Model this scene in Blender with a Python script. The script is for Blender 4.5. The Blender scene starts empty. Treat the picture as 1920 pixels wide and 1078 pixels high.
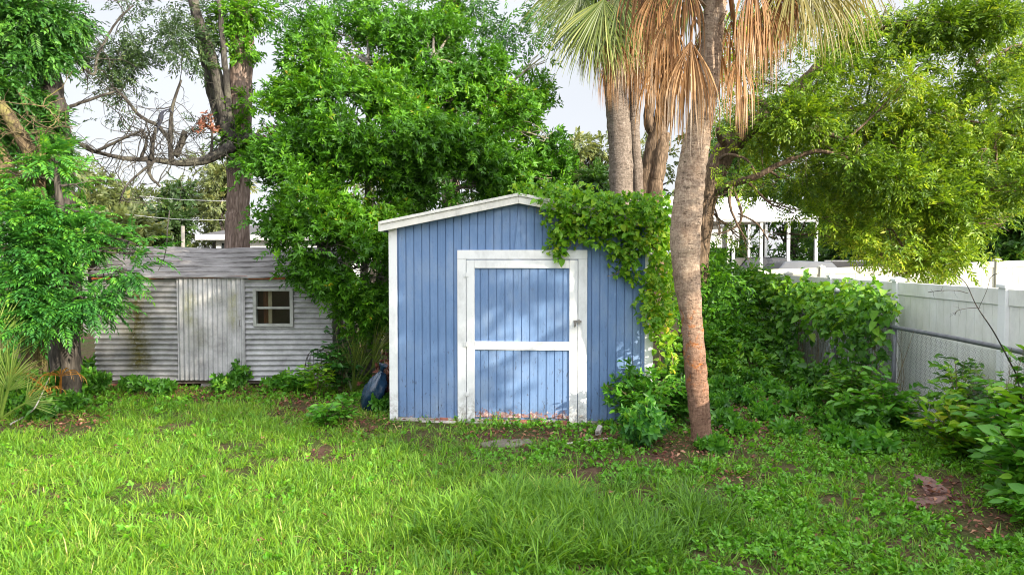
import bpy, math, random
import numpy as np
from mathutils import Vector, Matrix

R = math.radians
SC = bpy.context.scene
COL = SC.collection
rng = np.random.default_rng(11)
random.seed(11)

# ------------------------------------------------------------------ camera geometry helpers
CAM_H = 2.10
F = 1280.0 / 1920.0          # focal length / picture width
PIT = R(2.19)
CP, SP = math.cos(PIT), math.sin(PIT)
YAW = R(4.47)                # the yard runs 4.5 degrees to the right of the view


def ray(px, py):
    dx = (px - 960.0) / 1280.0
    dy = (539.0 - py) / 1280.0
    return np.array([dx, CP + dy * SP, -SP + dy * CP])


def at(px, py, Y):
    d = ray(px, py)
    d = d * (Y / d[1])
    return np.array([d[0], d[1], d[2] + CAM_H])


def gnd(px, py, z=0.0):
    d = ray(px, py)
    t = (z - CAM_H) / d[2]
    return np.array([d[0] * t, d[1] * t, z])


def yard(x, y, z=0.0):
    c, s = math.cos(YAW), math.sin(YAW)
    return np.array([c * x + s * y, -s * x + c * y, z])


def unit(a):
    a = np.asarray(a, float)
    return a / (np.linalg.norm(a, axis=-1, keepdims=True) + 1e-9)


# ------------------------------------------------------------------ noise
_tab = rng.random((256, 256))


def vnoise(x, y, f=1.0, s=0):
    x = np.asarray(x, float) * f + 31.7 * s + 1000
    y = np.asarray(y, float) * f + 17.3 * s + 1000
    i, j = np.floor(x).astype(int), np.floor(y).astype(int)
    u, v = x - i, y - j
    u, v = u * u * (3 - 2 * u), v * v * (3 - 2 * v)
    g = lambda a, b: _tab[a % 256, b % 256]
    return (g(i, j) * (1 - u) + g(i + 1, j) * u) * (1 - v) + (g(i, j + 1) * (1 - u) + g(i + 1, j + 1) * u) * v


def fbm(x, y, f=1.0, s=0):
    return (vnoise(x, y, f, s) + .5 * vnoise(x, y, 2.1 * f, s + 3) + .25 * vnoise(x, y, 4.3 * f, s + 5)) / 1.75


def n3(p, f, s=0.0):
    x, y, z = p[:, 0] * f + s, p[:, 1] * f + 1.7 * s, p[:, 2] * f + 2.3 * s
    return (np.sin(x + 1.3 * np.sin(y * 1.1)) * np.cos(y * .9 + np.sin(z * 1.2)) + np.sin(z * 1.4 + np.cos(x * .8)) * .7) / 1.7


def hgt(x, y):
    return 0.05 * (fbm(x, y, .8, 2) - .5) + 0.02 * (vnoise(x, y, 3., 4) - .5)


# ------------------------------------------------------------------ object helpers
def tag(o, label, cat, group=None, kind=None):
    if label:
        o['label'] = label
    if cat:
        o['category'] = cat
    if group:
        o['group'] = group
    if kind:
        o['kind'] = kind
    return o


def thing(name, label, cat, loc=(0, 0, 0), rotz=0.0, group=None):
    o = bpy.data.objects.new(name, None)
    o.empty_display_size = .2
    COL.objects.link(o)
    o.location = tuple(float(v) for v in loc)
    o.rotation_euler = (0, 0, rotz)
    return tag(o, label, cat, group)


def root_of(o):
    while o.parent:
        o = o.parent
    return o


def npmesh(name, V, Fc, mat, parent=None, rnd=None, smooth=False, local=False):
    """one mesh object from arrays; world coordinates unless local"""
    V = np.asarray(V, float)
    if parent is not None and not local:
        V = V - np.array(root_of(parent).location)
    me = bpy.data.meshes.new(name)
    n = len(V)
    m, k = Fc.shape
    me.vertices.add(n)
    me.vertices.foreach_set('co', V.astype(np.float32).ravel())
    me.loops.add(m * k)
    me.loops.foreach_set('vertex_index', Fc.astype(np.int32).ravel())
    me.polygons.add(m)
    me.polygons.foreach_set('loop_start', np.arange(0, m * k, k, dtype=np.int32))
    if rnd is not None:
        a = me.attributes.new('rnd', 'FLOAT', 'POINT')
        a.data.foreach_set('value', np.asarray(rnd, np.float32))
    me.update(calc_edges=True)
    me.validate()
    if smooth:
        me.polygons.foreach_set('use_smooth', np.ones(m, bool))
    me.materials.append(mat)
    o = bpy.data.objects.new(name, me)
    COL.objects.link(o)
    if parent is not None:
        o.parent = parent
    return o


class MB:
    """collects polygons, builds them as one mesh"""

    def __init__(s):
        s.v, s.f, s.r = [], [], []

    def add(s, vs, fs, r=0.5):
        b = len(s.v)
        s.v += [tuple(map(float, p)) for p in vs]
        s.r += [r] * len(vs)
        s.f += [tuple(b + i for i in f) for f in fs]

    def box(s, x0, x1, y0, y1, z0, z1, r=0.5):
        s.add([(x0, y0, z0), (x1, y0, z0), (x1, y1, z0), (x0, y1, z0), (x0, y0, z1), (x1, y0, z1), (x1, y1, z1), (x0, y1, z1)],
              [(0, 3, 2, 1), (4, 5, 6, 7), (0, 1, 5, 4), (1, 2, 6, 5), (2, 3, 7, 6), (3, 0, 4, 7)], r)

    def hexa(s, p, r=0.5):     # 8 corners: bottom ring then top ring
        s.add(p, [(0, 3, 2, 1), (4, 5, 6, 7), (0, 1, 5, 4), (1, 2, 6, 5), (2, 3, 7, 6), (3, 0, 4, 7)], r)

    def bar(s, a, b, w, h, up=(0, 0, 1), r=0.5):
        a, b = np.array(a, float), np.array(b, float)
        d = unit(b - a)
        sd = unit(np.cross(d, up))
        u = np.cross(sd, d)
        q = []
        for c in (a, b):
            for i, j in ((-1, -1), (1, -1), (1, 1), (-1, 1)):
                q.append(c + sd * i * w / 2 + u * j * h / 2)
        s.hexa([q[0], q[1], q[2], q[3], q[4], q[5], q[6], q[7]], r)

    def tube(s, pts, rad, n=8, cap=True, rough=0.0, r=0.5, seed=None):
        pts = np.array(pts, float)
        m = len(pts)
        rad = np.broadcast_to(np.asarray(rad, float), (m,))
        tang = np.gradient(pts, axis=0)
        tang = unit(tang)
        ref = np.array([0.31, 0.17, 1.0]) if abs(tang[0][2]) < .9 else np.array([1.0, 0.13, 0.07])
        b = len(s.v)
        u = unit(np.cross(ref, tang[0]))
        for k in range(m):
            u = unit(u - tang[k] * np.dot(u, tang[k]))
            w = np.cross(tang[k], u)
            for j in range(n):
                a = 2 * math.pi * j / n
                q = rad[k] * (1 + (random.uniform(-rough, rough) if rough else 0))
                s.v.append(tuple(pts[k] + (u * math.cos(a) + w * math.sin(a)) * q))
                s.r.append(r)
        for k in range(m - 1):
            for j in range(n):
                j2 = (j + 1) % n
                s.f.append((b + k * n + j, b + k * n + j2, b + (k + 1) * n + j2, b + (k + 1) * n + j))
        if cap:
            s.f.append(tuple(b + j for j in reversed(range(n))))
            s.f.append(tuple(b + (m - 1) * n + j for j in range(n)))

    def build(s, name, mat, parent=None, smooth=False, local=False, bevel=0.0):
        V = np.array(s.v, float)
        if parent is not None and not local:
            V = V - np.array(root_of(parent).location)
        me = bpy.data.meshes.new(name)
        me.from_pydata([tuple(p) for p in V], [], s.f)
        a = me.attributes.new('rnd', 'FLOAT', 'POINT')
        a.data.foreach_set('value', np.array(s.r, np.float32))
        me.update()
        if smooth:
            me.polygons.foreach_set('use_smooth', np.ones(len(me.polygons), bool))
        me.materials.append(mat)
        o = bpy.data.objects.new(name, me)
        COL.objects.link(o)
        if parent is not None:
            o.parent = parent
        if bevel:
            b = o.modifiers.new('edge', 'BEVEL')
            b.width = bevel
            b.segments = 2
            b.limit_method = 'ANGLE'
        return o


def spline(pts, n=8):
    """Catmull-Rom through points -> smooth polyline"""
    P = np.array(pts, float)
    P = np.vstack([2 * P[0] - P[1], P, 2 * P[-1] - P[-2]])
    out = []
    for i in range(1, len(P) - 2):
        for t in np.linspace(0, 1, n, endpoint=False):
            a, b, c, d = P[i - 1], P[i], P[i + 1], P[i + 2]
            out.append(.5 * ((2 * b) + (-a + c) * t + (2 * a - 5 * b + 4 * c - d) * t * t + (-a + 3 * b - 3 * c + d) * t ** 3))
    out.append(P[-2])
    return np.array(out)


def limb(mb, p0, p1, r0, r1, bow=.12, n=7, seg=6, sag=0.0, wig=.04):
    p0, p1 = np.array(p0, float), np.array(p1, float)
    L = np.linalg.norm(p1 - p0)
    o = np.array([random.gauss(0, 1) for _ in range(3)])
    t = np.linspace(0, 1, n)[:, None]
    P = p0 + (p1 - p0) * t + o * bow * L * np.sin(math.pi * t) * .5 + np.array([0, 0, 1]) * sag * L * np.sin(math.pi * t)
    P[1:-1] += rng.normal(0, wig * L / n * 2, (n - 2, 3))
    mb.tube(P, np.linspace(r0, r1, n), seg, rough=.08)
    return P


# ------------------------------------------------------------------ materials
class G:
    def __init__(s, name):
        s.m = bpy.data.materials.new(name)
        s.m.use_nodes = True
        s.t = s.m.node_tree
        s.t.nodes.clear()
        s.out = s.t.nodes.new('ShaderNodeOutputMaterial')

    def n(s, typ, ins=None, **props):
        nd = s.t.nodes.new('ShaderNode' + typ)
        for k, v in props.items():
            setattr(nd, k, v)
        for k, v in (ins or {}).items():
            sk = nd.inputs[k]
            if isinstance(v, bpy.types.NodeSocket):
                s.t.links.new(v, sk)
            else:
                if sk.type == 'RGBA' and len(v) == 3:
                    v = (*v, 1)
                sk.default_value = v
        return nd

    def ramp(s, fac, stops, interp='LINEAR'):
        nd = s.t.nodes.new('ShaderNodeValToRGB')
        cr = nd.color_ramp
        cr.interpolation = interp
        while len(cr.elements) < len(stops):
            cr.elements.new(.5)
        for e, (p, c) in zip(cr.elements, stops):
            e.position = p
            e.color = (*c, 1) if len(c) == 3 else c
        s.t.links.new(fac, nd.inputs[0])
        return nd.outputs[0]

    def mix(s, fac, a, b, mode='MIX'):
        nd = s.t.nodes.new('ShaderNodeMix')
        nd.data_type = 'RGBA'
        nd.blend_type = mode
        for i, v in ((0, fac), (6, a), (7, b)):
            if isinstance(v, bpy.types.NodeSocket):
                s.t.links.new(v, nd.inputs[i])
            else:
                nd.inputs[i].default_value = v if i == 0 else (*v, 1)
        return nd.outputs[2]

    def math(s, op, a, b=0.0, clamp=False):
        nd = s.t.nodes.new('ShaderNodeMath')
        nd.operation = op
        nd.use_clamp = clamp
        for i, v in enumerate((a, b)):
            if isinstance(v, bpy.types.NodeSocket):
                s.t.links.new(v, nd.inputs[i])
            else:
                nd.inputs[i].default_value = v
        return nd.outputs[0]

    def coords(s, scale=(1, 1, 1), which='Object', loc=(0, 0, 0)):
        tc = s.n('TexCoord')
        mp = s.n('Mapping', {'Vector': tc.outputs[which], 'Scale': scale, 'Location': loc})
        return mp.outputs[0]

    def noise(s, vec, sc, det=5, rough=.6, dist=0.0):
        return s.n('TexNoise', {'Vector': vec, 'Scale': sc, 'Detail': det, 'Roughness': rough, 'Distortion': dist}).outputs[0]

    def done(s, color, rough=.7, bump=None, bstr=.3, bdist=.01, metallic=0.0, spec=.4, trans=0.0, tcol=None):
        p = s.n('BsdfPrincipled', {'Base Color': color, 'Roughness': rough, 'Metallic': metallic, 'Specular IOR Level': spec})
        if bump is not None:
            b = s.n('Bump', {'Height': bump, 'Strength': bstr, 'Distance': bdist})
            s.t.links.new(b.outputs[0], p.inputs['Normal'])
        sh = p.outputs[0]
        if trans:
            t = s.n('BsdfTranslucent', {'Color': tcol if tcol is not None else color})
            sh = s.n('MixShader', {0: trans, 1: sh, 2: t.outputs[0]}).outputs[0]
        s.t.links.new(sh, s.out.inputs[0])
        return s.m


def leaf_mat(name, stops, trans=.35, rough=.42, spec=.4, tboost=(1.25, 1.15, .6)):
    g = G(name)
    a = g.n('Attribute', attribute_name='rnd').outputs['Fac']
    c = g.ramp(a, stops)
    t = g.mix(1.0, c, tboost, 'MULTIPLY')
    return g.done(c, rough, trans=trans, tcol=t, spec=spec)


M = {}
# centre tree: saturated mid green, a few yellow leaves
M['leaf_centre'] = leaf_mat('centre_tree_leaves', [(0, (.022, .080, .008)), (.35, (.052, .170, .010)), (.7, (.105, .29, .014)), (.93, (.19, .40, .02)), (.985, (.45, .42, .03)), (1, (.55, .28, .03))], .42)
M['leaf_oak'] = leaf_mat('oak_leaves', [(0, (.035, .085, .008)), (.35, (.10, .20, .012)), (.7, (.23, .36, .02)), (1, (.46, .50, .06))], .42)
M['leaf_feather'] = leaf_mat('feather_leaves', [(0, (.016, .075, .018)), (.4, (.05, .20, .034)), (.7, (.11, .33, .035)), (1, (.26, .48, .03))], .4)
M['leaf_dark'] = leaf_mat('dark_tree_leaves', [(0, (.018, .04, .012)), (.5, (.035, .075, .02)), (.85, (.07, .13, .03)), (1, (.16, .2, .05))], .3)
M['leaf_left'] = leaf_mat('left_tree_leaves', [(0, (.012, .055, .012)), (.45, (.04, .14, .02)), (.8, (.09, .25, .03)), (1, (.17, .33, .04))], .35)
M['leaf_far'] = leaf_mat('far_tree_leaves', [(0, (.05, .075, .03)), (.5, (.11, .145, .05)), (.85, (.18, .21, .07)), (1, (.30, .28, .10))], .35)
M['leaf_far_green'] = leaf_mat('far_green_leaves', [(0, (.02, .06, .012)), (.5, (.05, .13, .02)), (.85, (.10, .21, .03)), (1, (.2, .28, .05))], .35)
M['leaf_vine'] = leaf_mat('vine_leaves', [(0, (.03, .10, .010)), (.35, (.09, .26, .015)), (.65, (.19, .40, .02)), (.88, (.32, .47, .03)), (.97, (.48, .45, .03)), (1, (.6, .45, .03))], .48)
M['leaf_fence'] = leaf_mat('fence_vine_leaves', [(0, (.022, .08, .01)), (.35, (.065, .21, .015)), (.7, (.15, .345, .02)), (1, (.30, .45, .03))], .4)
M['leaf_shrub'] = leaf_mat('shrub_leaves', [(0, (.025, .10, .012)), (.4, (.065, .23, .018)), (.75, (.14, .36, .025)), (1, (.28, .47, .04))], .4)
M['leaf_low'] = leaf_mat('low_plant_leaves', [(0, (.02, .08, .012)), (.4, (.06, .20, .018)), (.75, (.12, .32, .025)), (1, (.24, .43, .04))], .35)
M['grass'] = leaf_mat('grass_blades', [(0, (.03, .085, .008)), (.3, (.08, .20, .012)), (.62, (.155, .33, .02)), (.88, (.27, .41, .035)), (1, (.50, .43, .18))], .4, .5)
M['clover'] = leaf_mat('ground_cover_leaves', [(0, (.045, .15, .012)), (.45, (.11, .32, .018)), (1, (.22, .46, .03))], .35)
M['frond_green'] = leaf_mat('green_frond', [(0, (.025, .05, .008)), (.45, (.075, .12, .014)), (.8, (.16, .20, .03)), (1, (.32, .33, .09))], .3, .4)
M['frond_yellow'] = leaf_mat('yellowing_frond', [(0, (.08, .07, .012)), (.45, (.16, .145, .026)), (.8, (.27, .225, .06)), (1, (.42, .37, .17))], .3, .45)
M['frond_dead'] = leaf_mat('dead_frond', [(0, (.032, .015, .006)), (.3, (.13, .058, .020)), (.55, (.27, .135, .048)), (.8, (.41, .24, .11)), (1, (.62, .51, .41))], .25, .6, .3, (1.2, 1.0, .7))
M['frond_orange'] = leaf_mat('orange_dead_frond', [(0, (.25, .10, .02)), (.5, (.45, .20, .04)), (1, (.55, .32, .10))], .25, .6)
M['frond_pale'] = leaf_mat('pale_palmetto_frond', [(0, (.07, .14, .02)), (.5, (.17, .26, .05)), (1, (.36, .42, .15))], .3, .4)
M['frond_black'] = leaf_mat('withered_frond', [(0, (.015, .012, .01)), (1, (.05, .04, .03))], .1, .7)
M['litter'] = leaf_mat('dry_leaves', [(0, (.05, .018, .012)), (.4, (.14, .045, .028)), (.75, (.24, .10, .06)), (1, (.42, .26, .15))], .1, .7)


def bark(name, c0, c1, c2, sx=9, sz=1.6, lichen=None, bstr=.7, bd=.03):
    g = G(name)
    v = g.coords((sx, sx, sz))
    n = g.noise(v, 1.6, 8, .65, .4)
    vo = g.n('TexVoronoi', {'Vector': v, 'Scale': 2.4}, feature='DISTANCE_TO_EDGE').outputs['Distance']
    fis = g.math('MULTIPLY', vo, 3.0, True)
    h = g.math('ADD', g.math('MULTIPLY', n, .95), g.math('MULTIPLY', fis, .22))
    c = g.ramp(h, [(.3, c0), (.6, c1), (.9, c2)])
    if lichen:
        l = g.noise(g.coords((1, 1, 1)), 3.5, 6, .7)
        c = g.mix(g.ramp(l, [(.5, (0, 0, 0)), (.62, (1, 1, 1))]), c, lichen)
    return g.done(c, .9, h, bstr, bd, spec=.2)


M['bark_pine'] = bark('pine_bark', (.05, .035, .028), (.20, .145, .12), (.38, .30, .26), 9, 1.5)
M['bark_oak'] = bark('oak_bark', (.03, .022, .016), (.13, .09, .06), (.28, .20, .14), 8, 2.0)
M['bark_grey'] = bark('grey_bark', (.05, .045, .04), (.17, .155, .14), (.34, .31, .27), 8, 2.2, (.30, .29, .17))
M['bark_dark'] = bark('dark_bark', (.015, .013, .012), (.06, .052, .045), (.14, .12, .10), 8, 1.6)
M['bark_bough'] = bark('dark_grey_bark', (.016, .014, .013), (.05, .045, .04), (.125, .113, .10), 8, 2.2, (.11, .105, .08))
M['bark_mossy'] = bark('mossy_bark', (.03, .022, .015), (.11, .08, .048), (.23, .18, .10), 8, 2.2, (.17, .155, .05))
M['twig'] = bark('bare_twig', (.06, .05, .045), (.20, .17, .15), (.40, .35, .31), 14, 6)
M['stem'] = bark('vine_stem', (.08, .06, .035), (.22, .17, .10), (.35, .29, .18), 14, 6)


def palm_bark(name, pale, mid, dark, orange=False):
    g = G(name)
    tc = g.n('TexCoord').outputs['Object']
    sep = g.n('SeparateXYZ', {0: tc})
    n1 = g.noise(g.coords((2.5, 2.5, 13)), 1.5, 7, .75, 1.5)
    n2 = g.noise(g.coords((34, 34, 5)), 1.4, 6, .75, 1.2)
    n4 = g.noise(g.coords((26, 26, 34)), 1.0, 6, .8, .5)
    h = g.math('ADD', g.math('ADD', g.math('MULTIPLY', n1, .30), g.math('MULTIPLY', n2, .35)), g.math('MULTIPLY', n4, .38))
    c = g.ramp(h, [(.40, dark), (.52, mid), (.64, pale)])
    fl = g.noise(g.coords((9, 9, 42)), 1.3, 5, .7, .9)      # short dark cracks between old leaf scars
    crk = g.math('MULTIPLY', g.math('SUBTRACT', fl, .60), 14, True)
    c = g.mix(g.math('MULTIPLY', crk, .75), c, tuple(x * .55 for x in dark))
    bl = g.noise(g.coords((3, 3, 2)), 1.2, 6, .7, .6)
    c = g.mix(g.math('MULTIPLY', g.math('SUBTRACT', bl, .50), 5, True), c, g.mix(1.0, c, (.62, .55, .52), 'MULTIPLY'))
    if orange:
        low = g.math('SUBTRACT', 1.0, g.math('MULTIPLY', g.math('SUBTRACT', sep.outputs[2], .9), .8, True), True)
        c = g.mix(g.math('MULTIPLY', low, .85), c, g.mix(1.0, c, (.66, .47, .42), 'MULTIPLY'))
        zz = g.math('ABSOLUTE', g.math('SUBTRACT', sep.outputs[2], 1.10))
        m1 = g.math('SUBTRACT', 1.0, g.math('MULTIPLY', zz, 1.7), True)
        nn = g.noise(g.coords((5.5, 5.5, 5)), 1.3, 7, .75, .8)
        m = g.math('MULTIPLY', g.math('MULTIPLY', g.math('SUBTRACT', nn, .525), 12.0, True), g.math('MULTIPLY', m1, 1.8, True))
        c = g.mix(m, c, g.ramp(h, [(.42, (.13, .04, .015)), (.52, (.36, .12, .03)), (.64, (.52, .22, .07))]))
    hh = g.math('SUBTRACT', h, g.math('MULTIPLY', crk, .35))
    return g.done(c, .9, hh, 1.0, .04, spec=.2)


M['palm_front'] = palm_bark('front_palm_bark', (.60, .48, .37), (.36, .27, .20), (.12, .08, .06), True)
M['palm_back'] = palm_bark('back_palm_bark', (.36, .30, .26), (.18, .145, .12), (.05, .04, .033))


def paint_white(name, base=(.74, .74, .73), grime=.5, algae=0.0, zg=0.0):
    g = G(name)
    v = g.coords((1, 1, 1))
    n = g.noise(g.coords((2, 2, 1.1)), 3.0, 8, .7)
    c = g.mix(g.math('MULTIPLY', g.math('SUBTRACT', n, .48), grime * 4, True), base, tuple(x * .55 for x in base))
    sp = g.noise(v, 38, 4, .8)
    c = g.mix(g.math('MULTIPLY', g.math('SUBTRACT', sp, .66), 9, True), c, (.16, .15, .13))
    if zg:      # dirt splashed up from the soil
        z = g.n('SeparateXYZ', {0: g.n('TexCoord').outputs['Object']}).outputs[2]
        m = g.math('SUBTRACT', 1.0, g.math('MULTIPLY', z, 1 / zg), True)
        m = g.math('MULTIPLY', m, g.math('MULTIPLY', g.math('SUBTRACT', g.noise(v, 17, 6, .75), .43), 5, True))
        c = g.mix(m, c, (.17, .14, .11))
    if algae:
        al = g.noise(g.coords((.9, .9, .5)), 2.2, 7, .7)
        c = g.mix(g.math('MULTIPLY', g.math('SUBTRACT', al, .45), algae * 3, True), c, (.42, .43, .30))
    grain = g.noise(g.coords((6, 6, 6)), 5, 5, .6)
    return g.done(c, .55, grain, .15, .004)


M['white_wood'] = paint_white('white_painted_wood', (.68, .69, .70), .55, 0, .45)
M['white_fascia'] = paint_white('weathered_white_fascia', (.62, .61, .58), .8, .25)
M['vinyl'] = paint_white('white_vinyl', (.80, .81, .82), .25, .10)
M['vinyl_panel'] = paint_white('white_vinyl_panel', (.79, .79, .76), .35, .45)
M['vinyl_cream'] = paint_white('cream_vinyl', (.50, .49, .43), .35, .4)
M['white_metal'] = paint_white('white_metal', (.58, .59, .60), .4, .1)


def blue_paint(name, peel_z=.2):
    g = G(name)
    v = g.coords()
    n = g.noise(g.coords((1.2, 1.2, .6)), 2.2, 7, .65)
    c = g.ramp(n, [(.3, (.098, .178, .335)), (.5, (.135, .222, .395)), (.72, (.215, .295, .435))])
    rn = g.n('Attribute', attribute_name='rnd').outputs['Fac']      # boards differ a little
    c = g.mix(g.math('MULTIPLY', rn, .30), c, (.105, .175, .32))
    streak = g.noise(g.coords((30, 30, 1.0)), 1.6, 5, .6)
    c = g.mix(g.math('MULTIPLY', g.math('SUBTRACT', streak, .52), 1.6, True), c, (.18, .28, .47))
    z = g.n('SeparateXYZ', {0: g.n('TexCoord').outputs['Object']}).outputs[2]
    # scuffs where paint is gone
    sc = g.noise(g.coords((14, 14, 5)), 2.1, 7, .75, .4)
    low = g.math('SUBTRACT', 1.0, g.math('MULTIPLY', z, .75), True)
    m = g.math('MULTIPLY', g.math('MULTIPLY', g.math('SUBTRACT', sc, .575), 14, True), g.math('ADD', g.math('MULTIPLY', low, .85), .26))
    c = g.mix(m, c, (.05, .055, .075))
    mud = g.math('SUBTRACT', 1.0, g.math('MULTIPLY', z, 2.6), True)
    mudn = g.math('MULTIPLY', g.math('SUBTRACT', g.noise(g.coords((11, 11, 8)), 2.0, 7, .75), .44), 4, True)
    c = g.mix(g.math('MULTIPLY', g.math('MULTIPLY', mud, mudn), .6), c, (.10, .095, .085))
    drip = g.noise(g.coords((17, 17, .7)), 2.3, 6, .7)
    c = g.mix(g.math('MULTIPLY', g.math('SUBTRACT', drip, .58), 4, True), c, (.085, .13, .22))
    # peeled, rotten bottom edge
    pn = g.noise(g.coords((7, 7, 9)), 2.5, 6, .75, .5)
    e = g.math('SUBTRACT', g.math('ADD', peel_z, g.math('MULTIPLY', g.math('SUBTRACT', pn, .5), .55)), z)
    pm = g.math('MULTIPLY', e, 30, True)
    pc = g.ramp(g.noise(v, 26, 4, .7), [(.35, (.10, .05, .045)), (.5, (.28, .14, .12)), (.66, (.55, .50, .47))])
    c = g.mix(pm, c, pc)
    gr = g.noise(g.coords((45, 45, 1.6)), 1.8, 6, .7)
    return g.done(c, .72, gr, .35, .006, spec=.3)


M['blue'] = blue_paint('blue_siding_paint', .03)
M['blue_door'] = blue_paint('blue_door_paint', .14)


def corrugated(name, stains, base=.5):
    g = G(name)
    tc = g.n('TexCoord').outputs['Object']
    sep = g.n('SeparateXYZ', {0: tc})
    n = g.noise(g.coords((1.2, 1.2, 1.2)), 2.5, 8, .7)
    c = g.ramp(n, [(.3, (base * .5, base * .5, base * .52)), (.5, (base * .85, base * .85, base * .88)), (.72, (base * 1.2, base * 1.2, base * 1.24))])
    fl = g.noise(g.coords((9, 9, 22)), 2.2, 6, .75)
    c = g.mix(g.math('MULTIPLY', g.math('SUBTRACT', fl, .60), 7, True), c, (.14, .13, .12))
    for (x, w, z0, z1, s, col) in stains:      # run-off stains, each where its leak is
        dx = g.math('ABSOLUTE', g.math('SUBTRACT', g.math('ADD', sep.outputs[0], g.math('MULTIPLY', g.math('SUBTRACT', n, .5), w * 2.4)), x))
        m = g.math('SUBTRACT', 1.0, g.math('MULTIPLY', dx, 1 / w), True)
        mz = g.math('MULTIPLY', g.math('MULTIPLY', g.math('SUBTRACT', sep.outputs[2], z0), 5, True), g.math('MULTIPLY', g.math('SUBTRACT', z1, sep.outputs[2]), 5, True))
        b = g.noise(g.coords((16, 16, 7)), 1.5, 5, .7)
        m = g.math('MULTIPLY', g.math('MULTIPLY', m, mz), g.math('MULTIPLY', g.math('SUBTRACT', b, .28), s * 2.4, True))
        c = g.mix(m, c, col)
    r = g.noise(g.coords((3, 3, 1)), 3, 7, .75)
    c = g.mix(g.math('MULTIPLY', g.math('SUBTRACT', r, .66), 7, True), c, (.15, .075, .035))
    return g.done(c, .52, fl, .12, .005, metallic=.25)


ALG = (.17, .15, .03)
M['tin_wall'] = corrugated('grey_tin_wall', [(.70, .30, .15, 1.75, 1.8, (.11, .10, .02)), (.35, .3, .9, 1.75, .6, (.16, .15, .10))], .40)
M['tin_door'] = corrugated('grey_tin_door', [(1.62, .16, .95, 1.7, .8, (.27, .27, .09)), (2.33, .12, .9, 1.7, .8, (.27, .27, .09)), (1.75, .2, .55, 1.1, .6, (.22, .22, .12)), (2.0, .5, 1.3, 1.6, .4, (.3, .31, .17))], .48)
M['tin_right'] = corrugated('grey_tin_right', [(3.9, .1, .2, 1.0, .4, (.2, .2, .15))], .44)


def simple(name, c0, c1, sc=6, rough=.8, bstr=.3, bd=.01, metallic=0.0, stretch=(1, 1, 1), spec=.3):
    g = G(name)
    n = g.noise(g.coords(stretch), sc, 8, .7)
    return g.done(g.ramp(n, [(.3, c0), (.7, c1)]), rough, n, bstr, bd, metallic, spec)


g = G('old_roll_roofing')
n = g.noise(g.coords((1.4, 6, 6)), 2.0, 8, .75, .5)
c = g.ramp(n, [(.36, (.09, .083, .083)), (.52, (.20, .19, .19)), (.7, (.31, .295, .295))])
cr = g.noise(g.coords((1.1, 24, 24)), 1.5, 6, .75, .8)
lf = g.n('SeparateXYZ', {0: g.n('TexCoord').outputs['Object']}).outputs[0]
more = g.math('SUBTRACT', .615, g.math('MULTIPLY', g.math('SUBTRACT', 1.9, lf), .09, True))
c = g.mix(g.math('MULTIPLY', g.math('SUBTRACT', cr, more), 16, True), c, (.045, .038, .036))
M['old_roof'] = g.done(c, .85, n, .5, .02)
M['house_roof'] = simple('dark_grey_shingles', (.045, .045, .05), (.11, .108, .112), 9, .9, .4, .01)
M['shingle'] = simple('grey_shingles', (.10, .10, .11), (.24, .23, .24), 14, .9, .4, .01)
M['rust'] = simple('rusty_flashing', (.10, .03, .012), (.32, .10, .03), 14, .8, .5)
M['slab'] = simple('worn_slab', (.09, .075, .06), (.20, .17, .14), 9, .9, .6, .02)
M['concrete'] = simple('rough_concrete', (.22, .20, .18), (.48, .45, .42), 11, .9, .8, .02)
M['brick'] = simple('broken_brick', (.12, .04, .03), (.38, .15, .11), 12, .9, .8, .02)
M['paver'] = simple('reddish_paver', (.085, .045, .038), (.19, .11, .095), 9, .85, .4, .01)
M['soilwood'] = simple('rotten_timber', (.05, .04, .035), (.18, .145, .12), 8, .9, .5, .01, 0, (1, 1, 5))
M['grey_wood'] = simple('grey_timber', (.22, .21, .19), (.44, .42, .38), 5, .85, .4, .01, 0, (8, 8, 1))
M['galv'] = simple('galvanised_tube', (.10, .105, .12), (.20, .205, .225), 10, .5, .1, .003, .3)
M['wire'] = simple('galvanised_wire', (.09, .09, .09), (.20, .20, .19), 10, .5, .1, .003, .3)
M['pole'] = simple('weathered_pole', (.30, .27, .23), (.50, .46, .41), 5, .85, .3, .01, 0, (6, 6, 1))
M['line'] = simple('pale_cable', (.45, .45, .45), (.6, .6, .6), 5)
M['room_shade'] = simple('interior_shade', (.012, .010, .009), (.03, .025, .022), 4)
M['curtain'] = simple('brown_curtain', (.09, .028, .012), (.22, .075, .03), 5, .9, .3, .01, 0, (9, 9, .6))
M['win_frame'] = simple('window_frame_paint', (.22, .225, .21), (.38, .39, .37), 9, .7)
M['bone'] = simple('pale_board', (.42, .33, .22), (.60, .50, .36), 6, .8, .2, .01, 0, (6, 6, 1))
M['latch'] = simple('dull_steel', (.16, .15, .14), (.34, .32, .30), 20, .45, .1, .002, .8)
M['black_car'] = simple('black_car_paint', (.012, .012, .015), (.02, .02, .024), 3, .25, 0, 0, 0, (1, 1, 1), .6)
M['grey_car'] = simple('grey_car_paint', (.07, .075, .085), (.09, .095, .105), 3, .3, 0, 0, .3, (1, 1, 1), .6)
M['car_glass'] = simple('car_glass', (.015, .02, .022), (.02, .025, .03), 3, .08, 0, 0, 0, (1, 1, 1), .8)
M['rubber'] = simple('tyre_rubber', (.015, .015, .015), (.03, .03, .03), 8, .9)
M['house_wall'] = simple('pale_house_wall', (.60, .62, .62), (.72, .73, .72), 4, .85)
M['feather'] = simple('dark_plumage', (.02, .022, .035), (.05, .055, .08), 12, .7)
M['sack'] = simple('dark_blue_plastic', (.004, .014, .035), (.010, .042, .085), 7, .22, .6, .02, 0, (1, 1, 1), .7)
g = G('window_glass')
t_ = g.n('BsdfTransparent', {'Color': (.75, .78, .76)})
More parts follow.
